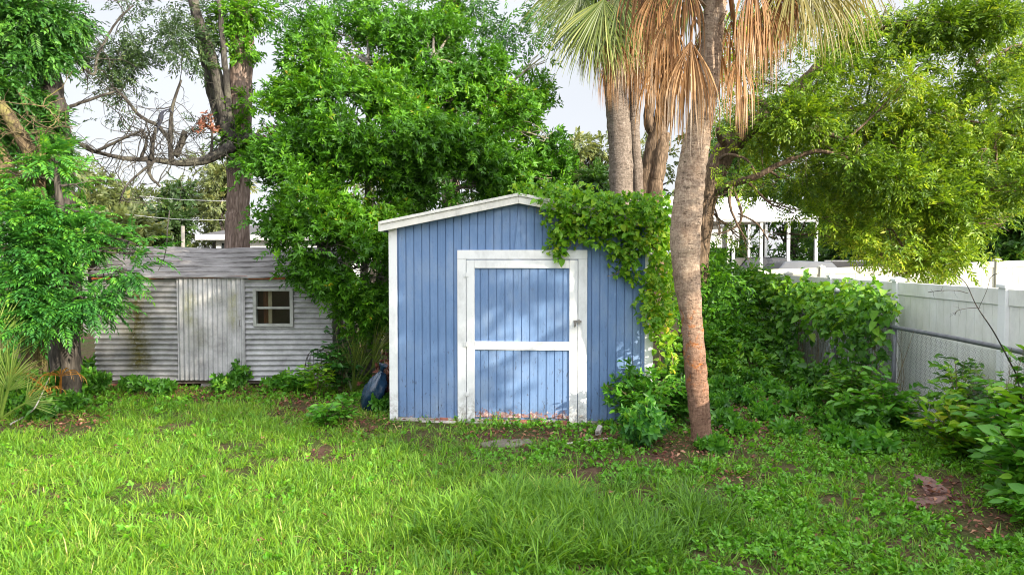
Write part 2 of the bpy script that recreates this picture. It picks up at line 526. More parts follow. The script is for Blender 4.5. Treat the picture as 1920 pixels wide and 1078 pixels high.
p = g.n('BsdfGlossy', {'Color': (.8, .8, .8), 'Roughness': .05})
x_ = g.n('MixShader', {0: .035, 1: t_.outputs[0], 2: p.outputs[0]})
g.t.links.new(x_.outputs[0], g.out.inputs[0])
M['glass'] = g.m

# soil with litter, greener where moss and seedlings cover it
g = G('yard_soil')
v = g.coords((1, 1, 1))
a = g.noise(v, 1.1, 8, .7)
b = g.noise(v, 9, 8, .75)
e = g.noise(v, 55, 5, .75)
c = g.ramp(b, [(.32, (.028, .015, .011)), (.5, (.08, .042, .031)), (.7, (.17, .10, .075))])
c = g.mix(g.math('MULTIPLY', g.math('SUBTRACT', e, .56), 5, True), c, (.27, .17, .12))
c = g.mix(g.math('MULTIPLY', g.math('SUBTRACT', a, .40), 4, True), c, g.ramp(e, [(.35, (.018, .040, .008)), (.65, (.07, .11, .018))]))
M['soil'] = g.done(c, .95, e, .8, .03, spec=.1)

# ------------------------------------------------------------------ leaf templates


def leaf_v(base, d, nrm, L, W, shape, curl=.12):
    d = unit(d)
    sd = unit(np.cross(nrm, d))
    nn = np.cross(d, sd)
    tip = base + d * L - nn * L * curl
    up = nn * W * .22
    if shape == 'diamond':
        m = base + d * L * .45
        return [base, m + sd * W / 2 + up, tip, m - sd * W / 2 + up], [(0, 2, 1), (0, 3, 2)]
    if shape == 'heart':
        a, b2 = base + d * L * .12, base + d * L * .55 - nn * L * curl * .4
        return [base, a + sd * W * .48 + up, b2 + sd * W * .40 + up * .8, tip, b2 - sd * W * .40 + up * .8, a - sd * W * .48 + up], \
               [(0, 2, 1), (0, 3, 2), (0, 4, 3), (0, 5, 4)]
    a, b2 = base + d * L * .28, base + d * L * .66 - nn * L * curl * .4
    return [base, a + sd * W * .46 + up, b2 + sd * W * .42 + up * .8, tip, b2 - sd * W * .42 + up * .8, a - sd * W * .46 + up], \
           [(0, 2, 1), (0, 3, 2), (0, 4, 3), (0, 5, 4)]


def template(kind, n, L, W, tw, shape='diamond'):
    V, Fc, I = [], [], []

    def put(base, d, nrm, l, w):
        vs, fs = leaf_v(np.array(base, float), np.array(d, float), np.array(nrm, float), l, w, shape, random.uniform(.02, .25))
        b = len(V)
        V.extend(vs)
        Fc.extend([tuple(b + i for i in f) for f in fs])
        I.extend([len(set(I))] * len(vs))

    z = np.array([0, 0, 1.0])
    if kind == 'alt':
        for i in range(n):
            t = (i + .4) / n
            s = 1 if i % 2 else -1
            a = R(random.uniform(30, 65)) * (1 - .5 * t)
            d = np.array([math.cos(a), s * math.sin(a), random.uniform(-.45, .25)])
            nr = unit(z + rng.normal(0, .38, 3))
            put((tw * t, 0, random.gauss(0, .02) - .12 * tw * t * t), d, nr, L * random.uniform(.7, 1.15), W * random.uniform(.8, 1.1))
    elif kind == 'whorl':
        for i in range(n):
            t = random.uniform(.35, 1)
            a = 2 * math.pi * (i * .382) + random.uniform(-.3, .3)
            el = random.uniform(.2, 1.0)
            d = np.array([el * .7 + .15, math.cos(a), math.sin(a)])
            nr = unit(np.array([1.0, 0, 0]) + rng.normal(0, .25, 3))
            put((tw * t, 0, 0), d, nr, L * random.uniform(.7, 1.15), W * random.uniform(.8, 1.1))
    elif kind == 'pinnate':
        for i in range(n):
            t = .15 + .85 * i / n
            dz = -.22 * tw * t * t
            for s in (1, -1):
                a = R(62 - 25 * t)
                d = np.array([math.cos(a), s * math.sin(a), random.uniform(-.35, -.02)])
                q = math.sin(math.pi * min(1, .25 + .75 * t) * .95) * .6 + .45
                put((tw * t, 0, dz), d, unit(z + rng.normal(0, .15, 3)), L * q * random.uniform(.85, 1.1), W * q)
        put((tw, 0, -.22 * tw), (1, 0, -.4), z, L * .8, W)
    elif kind == 'single':
        put((0, 0, 0), (1, 0, 0), z, L, W)
    elif kind == 'five':
        for k, a in enumerate((-70, -35, 0, 35, 70)):
            q = (.62, .85, 1, .85, .62)[k]
            put((0, 0, 0), (math.cos(R(a)), math.sin(R(a)), random.uniform(-.2, 0)), unit(z + rng.normal(0, .12, 3)), L * q, W * q)
    elif kind == 'three':
        for k, a in enumerate((0, 120, 240)):
            put((0, 0, random.uniform(0, .01)), (math.cos(R(a)), math.sin(R(a)), random.uniform(-.15, .2)), z, L, W)
    return np.array(V), np.array(Fc), np.array(I)


def frames(dirs, ups, roll=.0):
    x = unit(dirs)
    u = np.broadcast_to(np.asarray(ups, float), x.shape) + rng.normal(0, 1e-3, x.shape)
    if roll:
        u = u + rng.normal(0, roll, x.shape)
    y = unit(np.cross(u, x))
    z = np.cross(x, y)
    return np.stack([x, y, z], axis=2)      # columns


def cloud(name, pos, dirs, tms, sc, mat, parent=None, up=(0, 0, 1), roll=.35, bias=None, mixs=.55):
    """places templates at pos; ONE mesh"""
    n = len(pos)
    Fm = frames(dirs, up, roll)
    S = rng.uniform(sc[0], sc[1], n)
    pick = rng.integers(0, len(tms), n)
    sv = rng.random(n) if bias is None else np.clip(bias, 0, 1)
    VV, FF, RR = [], [], []
    off = 0
    for k, (V, Fc, I) in enumerate(tms):
        ii = np.where(pick == k)[0]
        if not len(ii):
            continue
        P = np.einsum('nij,vj->nvi', Fm[ii], V) * S[ii][:, None, None] + pos[ii][:, None, :]
        m, q = len(ii), len(V)
        VV.append(P.reshape(-1, 3))
        FF.append((Fc[None] + (np.arange(m) * q)[:, None, None] + off).reshape(-1, 3))
        lr = rng.random((m, I.max() + 1))[:, I]
        RR.append((mixs * sv[ii][:, None] + (1 - mixs) * lr).reshape(-1))
        off += m * q
    return npmesh(name, np.vstack(VV), np.vstack(FF), mat, parent, np.concatenate(RR))


def crown_pts(blobs, n, gap=-.35, freq=2.2, out=.8, droop=.15, shell=.45, seed=0.0):
    """blobs: (centre, (rx,ry,rz)); returns positions and twig directions"""
    w = np.array([(b[1][0] * b[1][1] * b[1][2]) ** (2 / 3) for b in blobs])
    w = w / w.sum()
    P, D = [], []
    for b, wi in zip(blobs, w):
        k = max(4, int(n * wi))
        q = unit(rng.normal(0, 1, (k, 3)))
        r = shell + (1 - shell) * rng.random(k) ** .8
        r = r * (1 + .18 * rng.normal(0, 1, k))
        p = np.array(b[0]) + q * r[:, None] * np.array(b[1])
        P.append(p)
        D.append(q)
    P, D = np.vstack(P), np.vstack(D)
    if gap is not None:
        kp = n3(P, freq, seed) + rng.normal(0, .15, len(P)) > gap
        P, D = P[kp], D[kp]
    D = D * out + rng.normal(0, .45, P.shape) + np.array([0, 0, -droop])
    return P, D


def pb(px, py, Y, rpx, ry=None, rz=None, dep=1.0):
    """a foliage clump seen at a pixel, given its real distance"""
    c = at(px, py, Y)
    r = rpx / 1280.0 * Y
    return (c, (r, r * dep if ry is None else ry, (r if rz is None else rz / 1280.0 * Y)))


def in_px(p):
    """pixel of world points (to prune foliage nobody could see)"""
    y = p[:, 1] * CP - (p[:, 2] - CAM_H) * SP
    up = p[:, 1] * SP + (p[:, 2] - CAM_H) * CP
    return 960 + 1280 * p[:, 0] / y, 539 - 1280 * up / y


# ------------------------------------------------------------------ camera, sky, sun
cam = bpy.data.cameras.new('camera')
co = bpy.data.objects.new('camera', cam)
COL.objects.link(co)
cam.sensor_width = 36.0
cam.lens = 36.0 * F
cam.clip_end = 2000
cam.clip_start = .05
co.location = (0, 0, CAM_H)
co.rotation_euler = (R(90) - PIT, 0, 0)
SC.camera = co

SUN_A, SUN_E = 50.0, 19.0        # right of straight behind the camera, elevation
to_sun = np.array([math.sin(R(SUN_A)) * math.cos(R(SUN_E)), -math.cos(R(SUN_A)) * math.cos(R(SUN_E)), math.sin(R(SUN_E))])
sl = bpy.data.lights.new('sun', 'SUN')
sl.energy = 4.6
sl.angle = R(.5)
sl.color = (1.0, .90, .72)
so = bpy.data.objects.new('sun', sl)
COL.objects.link(so)
so.rotation_euler = Vector(to_sun).to_track_quat('Z', 'Y').to_euler()

W = bpy.data.worlds.new('World')
SC.world = W
W.use_nodes = True
nt = W.node_tree
nt.nodes.clear()
wo = nt.nodes.new('ShaderNodeOutputWorld')
bg = nt.nodes.new('ShaderNodeBackground')
sk = nt.nodes.new('ShaderNodeTexSky')
sk.sky_type = 'NISHITA'
sk.sun_disc = False
sk.sun_elevation = R(SUN_E)
sk.sun_rotation = math.atan2(to_sun[0], to_sun[1])
sk.dust_density = 2.0
tc = nt.nodes.new('ShaderNodeTexCoord')
nz = nt.nodes.new('ShaderNodeTexNoise')
nz.inputs['Scale'].default_value = 2.3
nz.inputs['Detail'].default_value = 6
nt.links.new(tc.outputs['Generated'], nz.inputs['Vector'])
rp = nt.nodes.new('ShaderNodeValToRGB')      # thin bright overcast with paler and greyer banks
rp.color_ramp.elements[0].position = .3
rp.color_ramp.elements[0].color = (3.75, 3.85, 4.1, 1)
rp.color_ramp.elements[1].position = .7
rp.color_ramp.elements[1].color = (4.35, 4.4, 4.5, 1)
nt.links.new(nz.outputs[0], rp.inputs[0])
mx = nt.nodes.new('ShaderNodeMix')
mx.data_type = 'RGBA'
mx.inputs[0].default_value = .88
nt.links.new(sk.outputs[0], mx.inputs[6])
nt.links.new(rp.outputs[0], mx.inputs[7])
# an overcast sky is about three times as bright overhead as at the horizon, and brighter round the veiled sun
sp_w = nt.nodes.new('ShaderNodeSeparateXYZ')
nt.links.new(tc.outputs['Generated'], sp_w.inputs[0])
mr = nt.nodes.new('ShaderNodeMapRange')
mr.interpolation_type = 'SMOOTHSTEP'
for i, v in ((1, .30), (2, .95), (3, 1.0), (4, 3.3)):
    mr.inputs[i].default_value = v
nt.links.new(sp_w.outputs[2], mr.inputs[0])
dt_ = nt.nodes.new('ShaderNodeVectorMath')
dt_.operation = 'DOT_PRODUCT'
dt_.inputs[1].default_value = tuple(to_sun)
nt.links.new(tc.outputs['Generated'], dt_.inputs[0])
m2 = nt.nodes.new('ShaderNodeMapRange')
m2.interpolation_type = 'SMOOTHSTEP'
for i, v in ((1, .1), (2, 1.0), (3, 0.0), (4, 2.2)):
    m2.inputs[i].default_value = v
nt.links.new(dt_.outputs['Value'], m2.inputs[0])
ad = nt.nodes.new('ShaderNodeMath')
nt.links.new(mr.outputs[0], ad.inputs[0])
nt.links.new(m2.outputs[0], ad.inputs[1])
vm = nt.nodes.new('ShaderNodeVectorMath')
vm.operation = 'SCALE'
nt.links.new(mx.outputs[2], vm.inputs[0])
nt.links.new(ad.outputs[0], vm.inputs[3])
nt.links.new(vm.outputs[0], bg.inputs[0])
bg.inputs[1].default_value = .10
nt.links.new(bg.outputs[0], wo.inputs[0])

SC.view_settings.view_transform = 'Standard'
SC.view_settings.look = 'None'
SC.view_settings.gamma = 1.0
SC.view_settings.exposure = 1.25
SC.render.engine = 'CYCLES'
SC.cycles.max_bounces = 8
SC.cycles.diffuse_bounces = 4
SC.cycles.glossy_bounces = 2
SC.cycles.transmission_bounces = 6
SC.cycles.transparent_max_bounces = 6
SC.cycles.use_denoising = True
SC.cycles.pixel_filter_type = 'BLACKMAN_HARRIS'
SC.cycles.filter_width = 1.05

# ------------------------------------------------------------------ ground
gx = np.concatenate([np.linspace(-400, -14, 14), np.linspace(-13, 13, 210), np.linspace(14, 400, 14)])
gy = np.concatenate([np.linspace(-120, -2, 10), np.linspace(-1, 20, 170), np.linspace(21, 500, 16)])
GX, GY = np.meshgrid(gx, gy)
GZ = hgt(GX, GY) * ((np.abs(GX) < 30) & (GY < 40))
V = np.stack([GX.ravel(), GY.ravel(), GZ.ravel()], 1)
nx_, ny_ = len(gx), len(gy)
ii = (np.arange(ny_ - 1)[:, None] * nx_ + np.arange(nx_ - 1)[None]).ravel()
o = npmesh('ground', V, np.stack([ii, ii + 1, ii + nx_ + 1, ii + nx_], 1), M['soil'], smooth=True)
tag(o, 'brown soil of the back yard under grass and weeds', 'ground', kind='structure')

# ------------------------------------------------------------------ blue shed
SX, SY = -1.59, 8.96
shed = thing('garden_shed', 'blue board shed with white trim, low gable and vine over its right eave', 'shed', (SX, SY, 0), -YAW)
SW, SD, EZ, RZ = 3.38, 2.75, 2.56, 2.89


def gable(u):
    return EZ + (RZ - EZ) * (1 - abs(u - SW / 2) / (SW / 2))


def planks(mb, u0, u1, z0, ztop, y, pitch=.105, gap=.013, th=.016, ph=0.0):
    u = u0 - ph
    while u < u1 - 1e-4:
        a, b = max(u, u0), min(u + pitch - gap, u1)
        if b - a > .01:
            ta, tb = ztop(a), ztop(b)
            zz = z0 + random.uniform(-.006, .006)
            mb.hexa([(a, y, zz), (b, y, zz), (b, y + th, zz), (a, y + th, zz), (a, y, ta), (b, y, tb), (b, y + th, tb), (a, y + th, ta)], random.random())
            if a < SW / 2 < b:
                mb.add([(a, y, ta), (b, y, tb), (SW / 2, y, RZ), (a, y + th, ta), (b, y + th, tb), (SW / 2, y + th, RZ)], [(0, 1, 2), (5, 4, 3)], .5)
        u += pitch


mb = MB()
planks(mb, 0.0, SW, .045, gable, 0.0)
# backing board that carries the grooves, with side and back walls
mb.hexa([(0, .017, .045), (SW, .017, .045), (SW, .05, .045), (0, .05, .045), (0, .017, EZ), (SW, .017, EZ), (SW, .05, EZ), (0, .05, EZ)])
mb.add([(0, .017, EZ + .001), (SW, .017, EZ + .001), (SW / 2, .017, RZ)], [(0, 1, 2)])
mb.build('front_wall', M['blue'], shed, local=True)
for u0 in (0.0, SW - .02):
    mb = MB()
    for k in range(26):
        y0 = .052 + k * .104
        mb.box(u0, u0 + .02, y0, y0 + .092, .045, EZ)
    mb.box(u0 + .004, u0 + .016, .052, SD, .045, EZ)
    mb.build('side_wall', M['blue'], shed, local=True)
mb = MB()
mb.box(0, SW, SD, SD + .03, .045, EZ)
mb.add([(0, SD + .03, EZ), (SW, SD + .03, EZ), (SW / 2, SD + .03, RZ)], [(2, 1, 0)])
mb.build('back_wall', M['blue'], shed, local=True)
# a horizontal joint across the gable
mb = MB()
mb.box(.1, SW - .1, -.0035, 0.0, 2.585, 2.591)
mb.build('wall_joint', M['blue'], shed, local=True)
# corner boards
for (a, b) in ((-.022, .088), (SW - .085, SW + .022)):
    mb = MB()
    mb.hexa([(a, -.028, 0), (b, -.028, 0), (b, -.003, 0), (a, -.003, 0), (a, -.028, 2.55), (b, -.028, 2.55), (b, -.003, 2.55), (a, -.003, 2.55)])
    mb.build('corner_board', M['white_wood'], shed, local=True, bevel=.004)
# roof: two slopes with weathered fascia
OH, OE = .10, .11
sl_ = (RZ - EZ) / (SW / 2)
mb = MB()
for s in (0, 1):
    ua, ub = (-OE, SW / 2) if s == 0 else (SW / 2, SW + OE)
    za = EZ + .03 + (-OE * sl_ if s == 0 else (RZ - EZ))
    zb = EZ + .03 + ((RZ - EZ) if s == 0 else -OE * sl_)
    t = .035
    mb.hexa([(ua, -OH, za), (ub, -OH, zb), (ub, SD + OH, zb), (ua, SD + OH, za), (ua, -OH, za + t), (ub, -OH, zb + t), (ub, SD + OH, zb + t), (ua, SD + OH, za + t)])
roof = mb.build('roof', M['shingle'], shed, local=True)
for s in (0, 1):
    mb = MB()
    ua, ub = (-OE, SW / 2 - .001) if s == 0 else (SW / 2 + .001, SW + OE)
    za = EZ + .07 + (-OE * sl_ if s == 0 else (RZ - EZ))
    zb = EZ + .07 + ((RZ - EZ) if s == 0 else -OE * sl_)
    for (y0, y1, d0, d1) in ((-OH - .022, -OH - .002, -.125, -.035), (-OH - .04, -OH - .002, -.033, .006)):
        mb.hexa([(ua, y0, za + d0), (ub, y0, zb + d0), (ub, y1, zb + d0), (ua, y1, za + d0), (ua, y0, za + d1), (ub, y0, zb + d1), (ub, y1, zb + d1), (ua, y1, za + d1)])
    mb.build('fascia_board', M['white_fascia'], shed, local=True, bevel=.004)
for s in (0, 1):
    mb = MB()
    u0 = -OE - .02 if s == 0 else SW + OE
    z = EZ + .07 - OE * sl_
    mb.box(u0, u0 + .02, -OH - .02, SD + OH, z - .12, z + .004)
    mb.build('eave_board', M['white_fascia'], shed, local=True)
# door opening trim
D0, D1, DT = .884, 2.563, 2.245
for (a, b, z0, z1) in ((D0, D0 + .115, -.02, DT - .118), (D1 - .115, D1, -.02, DT - .118)):
    mb = MB()
    mb.box(a, b, -.030, -.001, z0, z1)
    mb.build('door_casing', M['white_wood'], shed, local=True, bevel=.004)
mb = MB()
mb.hexa([(D0, -.030, DT - .117), (D1, -.030, DT - .117), (D1, -.001, DT - .117), (D0, -.001, DT - .117), (D0, -.030, DT), (D1, -.030, DT), (D1, -.001, DT), (D0, -.001, DT)])
mb.build('door_casing', M['white_wood'], shed, local=True, bevel=.004)
# the door
a, b, zt = D0 + .122, D1 - .122, DT - .128
mb = MB()
planks(mb, a + .01, b - .01, .07, lambda u: zt - .01, -.0185, .107, .013, .012, .04)
mb.box(a + .01, b - .01, -.0062, -.0012, .075, zt - .012)
door = mb.build('door', M['blue_door'], shed, local=True)
for (p, q, z0, z1) in ((a, a + .105, -.005, zt), (b - .105, b, -.01, zt), (a + .106, b - .106, zt - .105, zt), (a + .106, b - .106, .955, 1.065)):
    mb = MB()
    mb.box(p, q, -.042, -.0195, z0, z1)
    mb.build('rail' if q - p > .2 else 'stile', M['white_wood'], door, local=True, bevel=.003)
mb = MB()
mb.box(b - .05, b + .05, -.050, -.043, 1.315, 1.345)
mb.box(b + .01, b + .026, -.066, -.0505, 1.30, 1.36)
mb.box(b - .045, b - .02, -.060, -.0505, 1.27, 1.32)
mb.tube([(b - .03, -.065, 1.29), (b - .03, -.09, 1.30), (b - .04, -.092, 1.27), (b - .035, -.066, 1.262)], .006, 6)
mb.build('latch', M['latch'], door, local=True)
for z in (.35, 1.0, 1.9):
    mb = MB()
    mb.box(a - .03, a + .035, -.049, -.0425, z, z + .05)
    mb.tube([(a - .003, -.05, z - .005), (a - .003, -.05, z + .055)], .007, 6)
    mb.build('hinge', M['white_wood'], door, local=True)
# crumbling footing
mb = MB()
mb.box(.02, SW - .02, .0, SD, -.1, .043)
mb.build('footing', M['concrete'], shed, local=True)
u = .42
while u < 2.6:
    w = random.uniform(.05, .16)
    h = random.uniform(.01, .06)
    d = random.uniform(.02, .07)
    P = [(u, -d, -.05), (u + w, -d * .8, -.05), (u + w, 0, -.05), (u, 0, -.05), (u + .01, -d * .8, h), (u + w * .9, -d * .6, h * .7), (u + w, 0, h), (u, 0, h)]
    if not (D0 - .05 < u < D0 + .12 or D1 - .17 < u + w < D1 + .1):
        mb = MB()
        mb.hexa(P, random.random())
        mb.build('brick', M['brick'], shed, local=True, bevel=.006)
    u += w + random.uniform(0, .03)
mb = MB()
for (p, q) in ((.40, .87), (1.02, 1.7)):
    mb.hexa([(p, -.09, -.05), (q, -.10, -.05), (q, -.02, -.05), (p, -.02, -.05), (p + .02, -.08, .016), (q - .03, -.085, .01), (q, -.02, .02), (p, -.02, .024)])
mb.build('footing_edge', M['concrete'], shed, local=True, bevel=.01)

# ------------------------------------------------------------------ corrugated grey shed
TX, TY = (175 - 960) / 1280 * 11.4, 11.4
tin = thing('tin_shed', 'low grey corrugated metal shed with sheet door, small window and sagging roof', 'shed', (TX, TY, 0), 0.0)
TW, TZ0, TZ1 = 3.98, .11, 1.85


def sheet(name, mat, u0, u1, z0, z1, vert=False, pitch=.088, amp=.021, y=0.0, parent=tin, lip=0.0):
    nu = max(6, int((u1 - u0) / (.012 if vert else .09)))
    nz = max(6, int((z1 - z0) / (.09 if vert else .011)))
    U, Z = np.meshgrid(np.linspace(u0, u1, nu), np.linspace(z0, z1, nz))
    ph = (U if vert else Z) + .012 * (vnoise(U, Z, 1.1, 3) - .5) + .004 * (vnoise(U, Z, 7, 5) - .5)
    Y = y - amp * np.sin(2 * math.pi * ph / pitch) + .02 * (vnoise(U, Z, 1.4, 7) - .5) + .008 * (vnoise(U, Z, 9, 8) - .5)
    zz = Z + (np.abs(Z - z0) < 1e-6) * .012 * (vnoise(U, Z, 14, 9) - .5)
    V = np.stack([U.ravel(), Y.ravel(), zz.ravel()], 1)
    i = (np.arange(nz - 1)[:, None] * nu + np.arange(nu - 1)[None]).ravel()
    return npmesh(name, V, np.stack([i, i + 1, i + nu + 1, i + nu], 1), mat, parent, smooth=True, local=True)


e0, e1 = 1.41, 2.535
sheet('wall_sheet', M['tin_wall'], 0, e0 + .02, TZ0, TZ1)
wx0, wx1, wz0, wz1 = 2.70, 3.31, 1.05, 1.62
V0 = len(bpy.data.objects)
sheet('wall_sheet', M['tin_right'], e1 - .02, wx0, TZ0, TZ1)
sheet('wall_sheet', M['tin_right'], wx0, wx1, TZ0, wz0)
sheet('wall_sheet', M['tin_right'], wx0, wx1, wz1, TZ1)
sheet('wall_sheet', M['tin_right'], wx1, TW, TZ0, TZ1)
td = sheet('door', M['tin_door'], e0, e1, TZ0 + .01, TZ1 - .03, True, .080, .018, -.05)
mb = MB()
mb.tube([(e1 - .07, -.06, 1.02), (e1 - .07, -.09, 1.03), (e1 - .07, -.09, 1.12), (e1 - .07, -.06, 1.13)], .007, 6)
mb.build('handle', M['latch'], td, local=True)
# window
mb = MB()
fw = .055
for bx in ((wx0 - .03, wx0 + fw - .03, wz0 - .04, wz1 + .03), (wx1 - fw + .03, wx1 + .03, wz0 - .04, wz1 + .03)):
    mb.box(bx[0], bx[1], -.045, .05, bx[2], bx[3])
for bx in ((wx0 + fw - .03, wx1 - fw + .03, wz0 - .04, wz0 + .01), (wx0 + fw - .03, wx1 - fw + .03, wz1 - .015, wz1 + .03)):
    mb.box(bx[0], bx[1], -.043, .05, bx[2], bx[3])
win = mb.build('window', M['win_frame'], tin, local=True, bevel=.004)
mid = (wz0 + wz1) / 2 - .01
mb = MB()
mb.box(wx0 + fw - .029, wx1 - fw + .029, -.03, .03, mid - .018, mid + .018)
mb.build('sash_bar', M['win_frame'], win, local=True)
mb = MB()
mb.box(wx0 + fw - .028, wx1 - fw + .028, .006, .010, wz0 + .011, mid - .019)
mb.box(wx0 + fw - .028, wx1 - fw + .028, .022, .026, mid + .019, wz1 - .016)
mb.build('glass', M['glass'], win, local=True)
mb = MB()
n = 11
for k in range(n):
    u = wx0 + .10 + k * .011
    mb.box(u, u + .0108, .10 + .02 * math.sin(k * 1.3), .11 + .02 * math.sin(k * 1.3), wz0 + .01, wz1)
mb.build('curtain', M['curtain'], win, local=True)
mb = MB()
mb.box(wx0 + .19, wx0 + .25, .07, .085, wz0 - .02, wz1 + .02)
mb.build('inner_post', M['bone'], win, local=True)
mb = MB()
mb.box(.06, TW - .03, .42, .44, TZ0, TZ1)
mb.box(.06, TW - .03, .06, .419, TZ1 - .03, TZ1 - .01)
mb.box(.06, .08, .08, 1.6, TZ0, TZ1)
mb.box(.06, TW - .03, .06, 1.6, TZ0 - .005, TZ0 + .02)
mb.build('interior_shade_box', M['room_shade'], tin, local=True)  # near-black boxing; its colour stands in for the unlit interior
# side walls of flat board
TDp = 1.75
for u in (0.0, TW - .025):
    mb = MB()
    mb.hexa([(u, .03, TZ0), (u + .022, .03, TZ0), (u + .022, TDp, TZ0), (u, TDp, TZ0), (u, .03, TZ1), (u + .022, .03, TZ1), (u + .022, TDp, TZ1), (u, TDp, TZ1)])
    mb.add([(u + .011, .03, TZ1), (u + .011, TDp, TZ1), (u + .011, TDp / 2 + .3, 2.31)], [(0, 1, 2)])
    mb.build('side_wall', M['grey_wood'], tin, local=True)
mb = MB()
mb.box(0, TW, TDp + .001, TDp + .03, TZ0, TZ1)
mb.build('back_wall', M['grey_wood'], tin, local=True)
# roof in overlapping courses, a little uneven
RY = 1.2
mb = MB()
nc = 6
for k in range(nc):
    t0, t1 = k / nc, (k + 1) / nc + .05
    for j in range(10):
        ua, ub = -.09 + j * (TW + .18) / 10, -.09 + (j + 1) * (TW + .18) / 10
        sag = lambda u: -.035 * math.sin(math.pi * u / TW) + .012 * math.sin(u * 4.1 + k)
        y0, y1 = -.11 + t0 * (RY + .11), -.11 + t1 * (RY + .11)
        z0, z1 = 1.845 + t0 * .5, 1.845 + t1 * .5
        w = .02 + .004 * random.random()
        mb.hexa([(ua, y0, z0 + sag(ua) + .014), (ub, y0, z0 + sag(ub) + .014), (ub, y1, z1 + sag(ub)), (ua, y1, z1 + sag(ua)),
                 (ua, y0, z0 + sag(ua) + .014 + w), (ub, y0, z0 + sag(ub) + .014 + w), (ub, y1, z1 + sag(ub) + .012), (ua, y1, z1 + sag(ua) + .012)], random.random())
mb.hexa([(-.09, RY, 2.31), (TW + .09, RY, 2.31), (TW + .09, TDp + .12, 2.06), (-.09, TDp + .12, 2.06), (-.09, RY, 2.335), (TW + .09, RY, 2.335), (TW + .09, TDp + .12, 2.085), (-.09, TDp + .12, 2.085)])
mb.build('roof', M['old_roof'], tin, local=True)
mb = MB()
for (p, q, zz) in ((.02, 1.2, 1.80), (1.22, 2.6, 1.818), (2.62, TW, 1.80)):
    mb.hexa([(p, -.085, zz), (q, -.085, zz + .008), (q, -.055, zz + .008), (p, -.055, zz), (p, -.085, zz + .03), (q, -.085, zz + .04), (q, -.055, zz + .04), (p, -.055, zz + .03)])
mb.build('eave_flashing', M['rust'], tin, local=True)
mb = MB()
mb.box(.02, TW - .02, .03, .12, .045, .105)
mb.box(.02, TW - .02, 1.5, 1.6, .045, .105)
mb.build('floor_joist', M['soilwood'], tin, local=True)
for u in (.15, .95, 1.75, 2.75, 3.35, 3.8):
    mb = MB()
    w = random.uniform(.16, .3)
    mb.hexa([(u, -.01, -.05), (u + w, -.02, -.05), (u + w, .18, -.05), (u, .18, -.05), (u + .01, 0, .043), (u + w - .02, -.01, .038), (u + w, .18, .043), (u, .18, .043)])
    mb.build('pier_block', M['concrete'] if random.random() < .6 else M['brick'], tin, local=True, bevel=.01)

# ------------------------------------------------------------------ white vinyl fence (runs away from the camera, then turns right)


def vinyl_panel(name, parent, p0, p1, z0a, z0b, top, mat=None):
    """panel between two posts: boards with top and bottom rail; z base a,b"""
    p0, p1 = np.array(p0, float), np.array(p1, float)
    d = p1 - p0
    L = np.linalg.norm(d)
    d = d / L
    nrm = np.array([-d[1], d[0]])
    mb = MB()
    nb = max(3, int(round(L / .17)))
    g = .006

    def q(s, o, z):
        return (p0[0] + d[0] * s + nrm[0] * o, p0[1] + d[1] * s + nrm[1] * o, z0a + (z0b - z0a) * s / L + z)
    for k in range(nb):
        s0, s1 = L * k / nb + g / 2, L * (k + 1) / nb - g / 2
        r = .016
        mb.hexa([q(s0, -r, .10), q(s1, -r, .10), q(s1, r, .10), q(s0, r, .10), q(s0, -r, top - .183), q(s1, -r, top - .183), q(s1, r, top - .183), q(s0, r, top - .183)], random.random())
        mb.hexa([q(s0 - g, -.008, .10), q(s0, -.008, .10), q(s0, .008, .10), q(s0 - g, .008, .10), q(s0 - g, -.008, top - .183), q(s0, -.008, top - .183), q(s0, .008, top - .183), q(s0 - g, .008, top - .183)])
    pan = mb.build(name, mat or M['vinyl_panel'], parent)
    for (za, zb, nm) in ((top - .18, top, 'top_rail'), (.0, .099, 'bottom_rail')):
        mb = MB()
        r = .030
        mb.hexa([q(0, -r, za), q(L, -r, za), q(L, r, za), q(0, r, za), q(0, -r, zb), q(L, -r, zb), q(L, r, zb), q(0, r, zb)])
        mb.build(nm, mat or M['vinyl_panel'], pan, bevel=.005)


def vinyl_post(parent, x, y, z0, h, ang, mat=None):
    mb = MB()
    c, s = math.cos(ang), math.sin(ang)

    def rr(a, b):
        return (x + c * a - s * b, y + s * a + c * b)
    def ring(w, z):
        return [(*rr(a, b), z) for a, b in ((-w, -w), (w, -w), (w, w), (-w, w))]
    mb.hexa(ring(.0635, z0) + ring(.0635, z0 + h - .075))
    p = mb.build('post', mat or M['vinyl'], parent, bevel=.006)
    mb = MB()
    mb.hexa(ring(.078, z0 + h - .074) + ring(.078, z0 + h - .04))
    mb.add(ring(.078, z0 + h - .0399) + [(x, y, z0 + h)], [(0, 1, 4), (1, 2, 4), (2, 3, 4), (3, 0, 4)])
    mb.build('post_cap', mat or M['vinyl'], p)


XF = 4.80
ys = [7.82 + 2.45 * k for k in range(-3, 6)]
vf = thing('vinyl_fence', 'white vinyl privacy fence with capped posts behind the chain link fence', 'fence', yard(XF, 7.43))
for k, y in enumerate(ys):
    a = yard(XF, y)
    vinyl_post(vf, a[0], a[1], 0, 1.885, -YAW)
    if k < len(ys) - 1:
        p0, p1 = yard(XF, y + .066), yard(XF, ys[k + 1] - .066)
        vinyl_panel('panel', vf, p0[:2], p1[:2], 0, 0, 1.80)
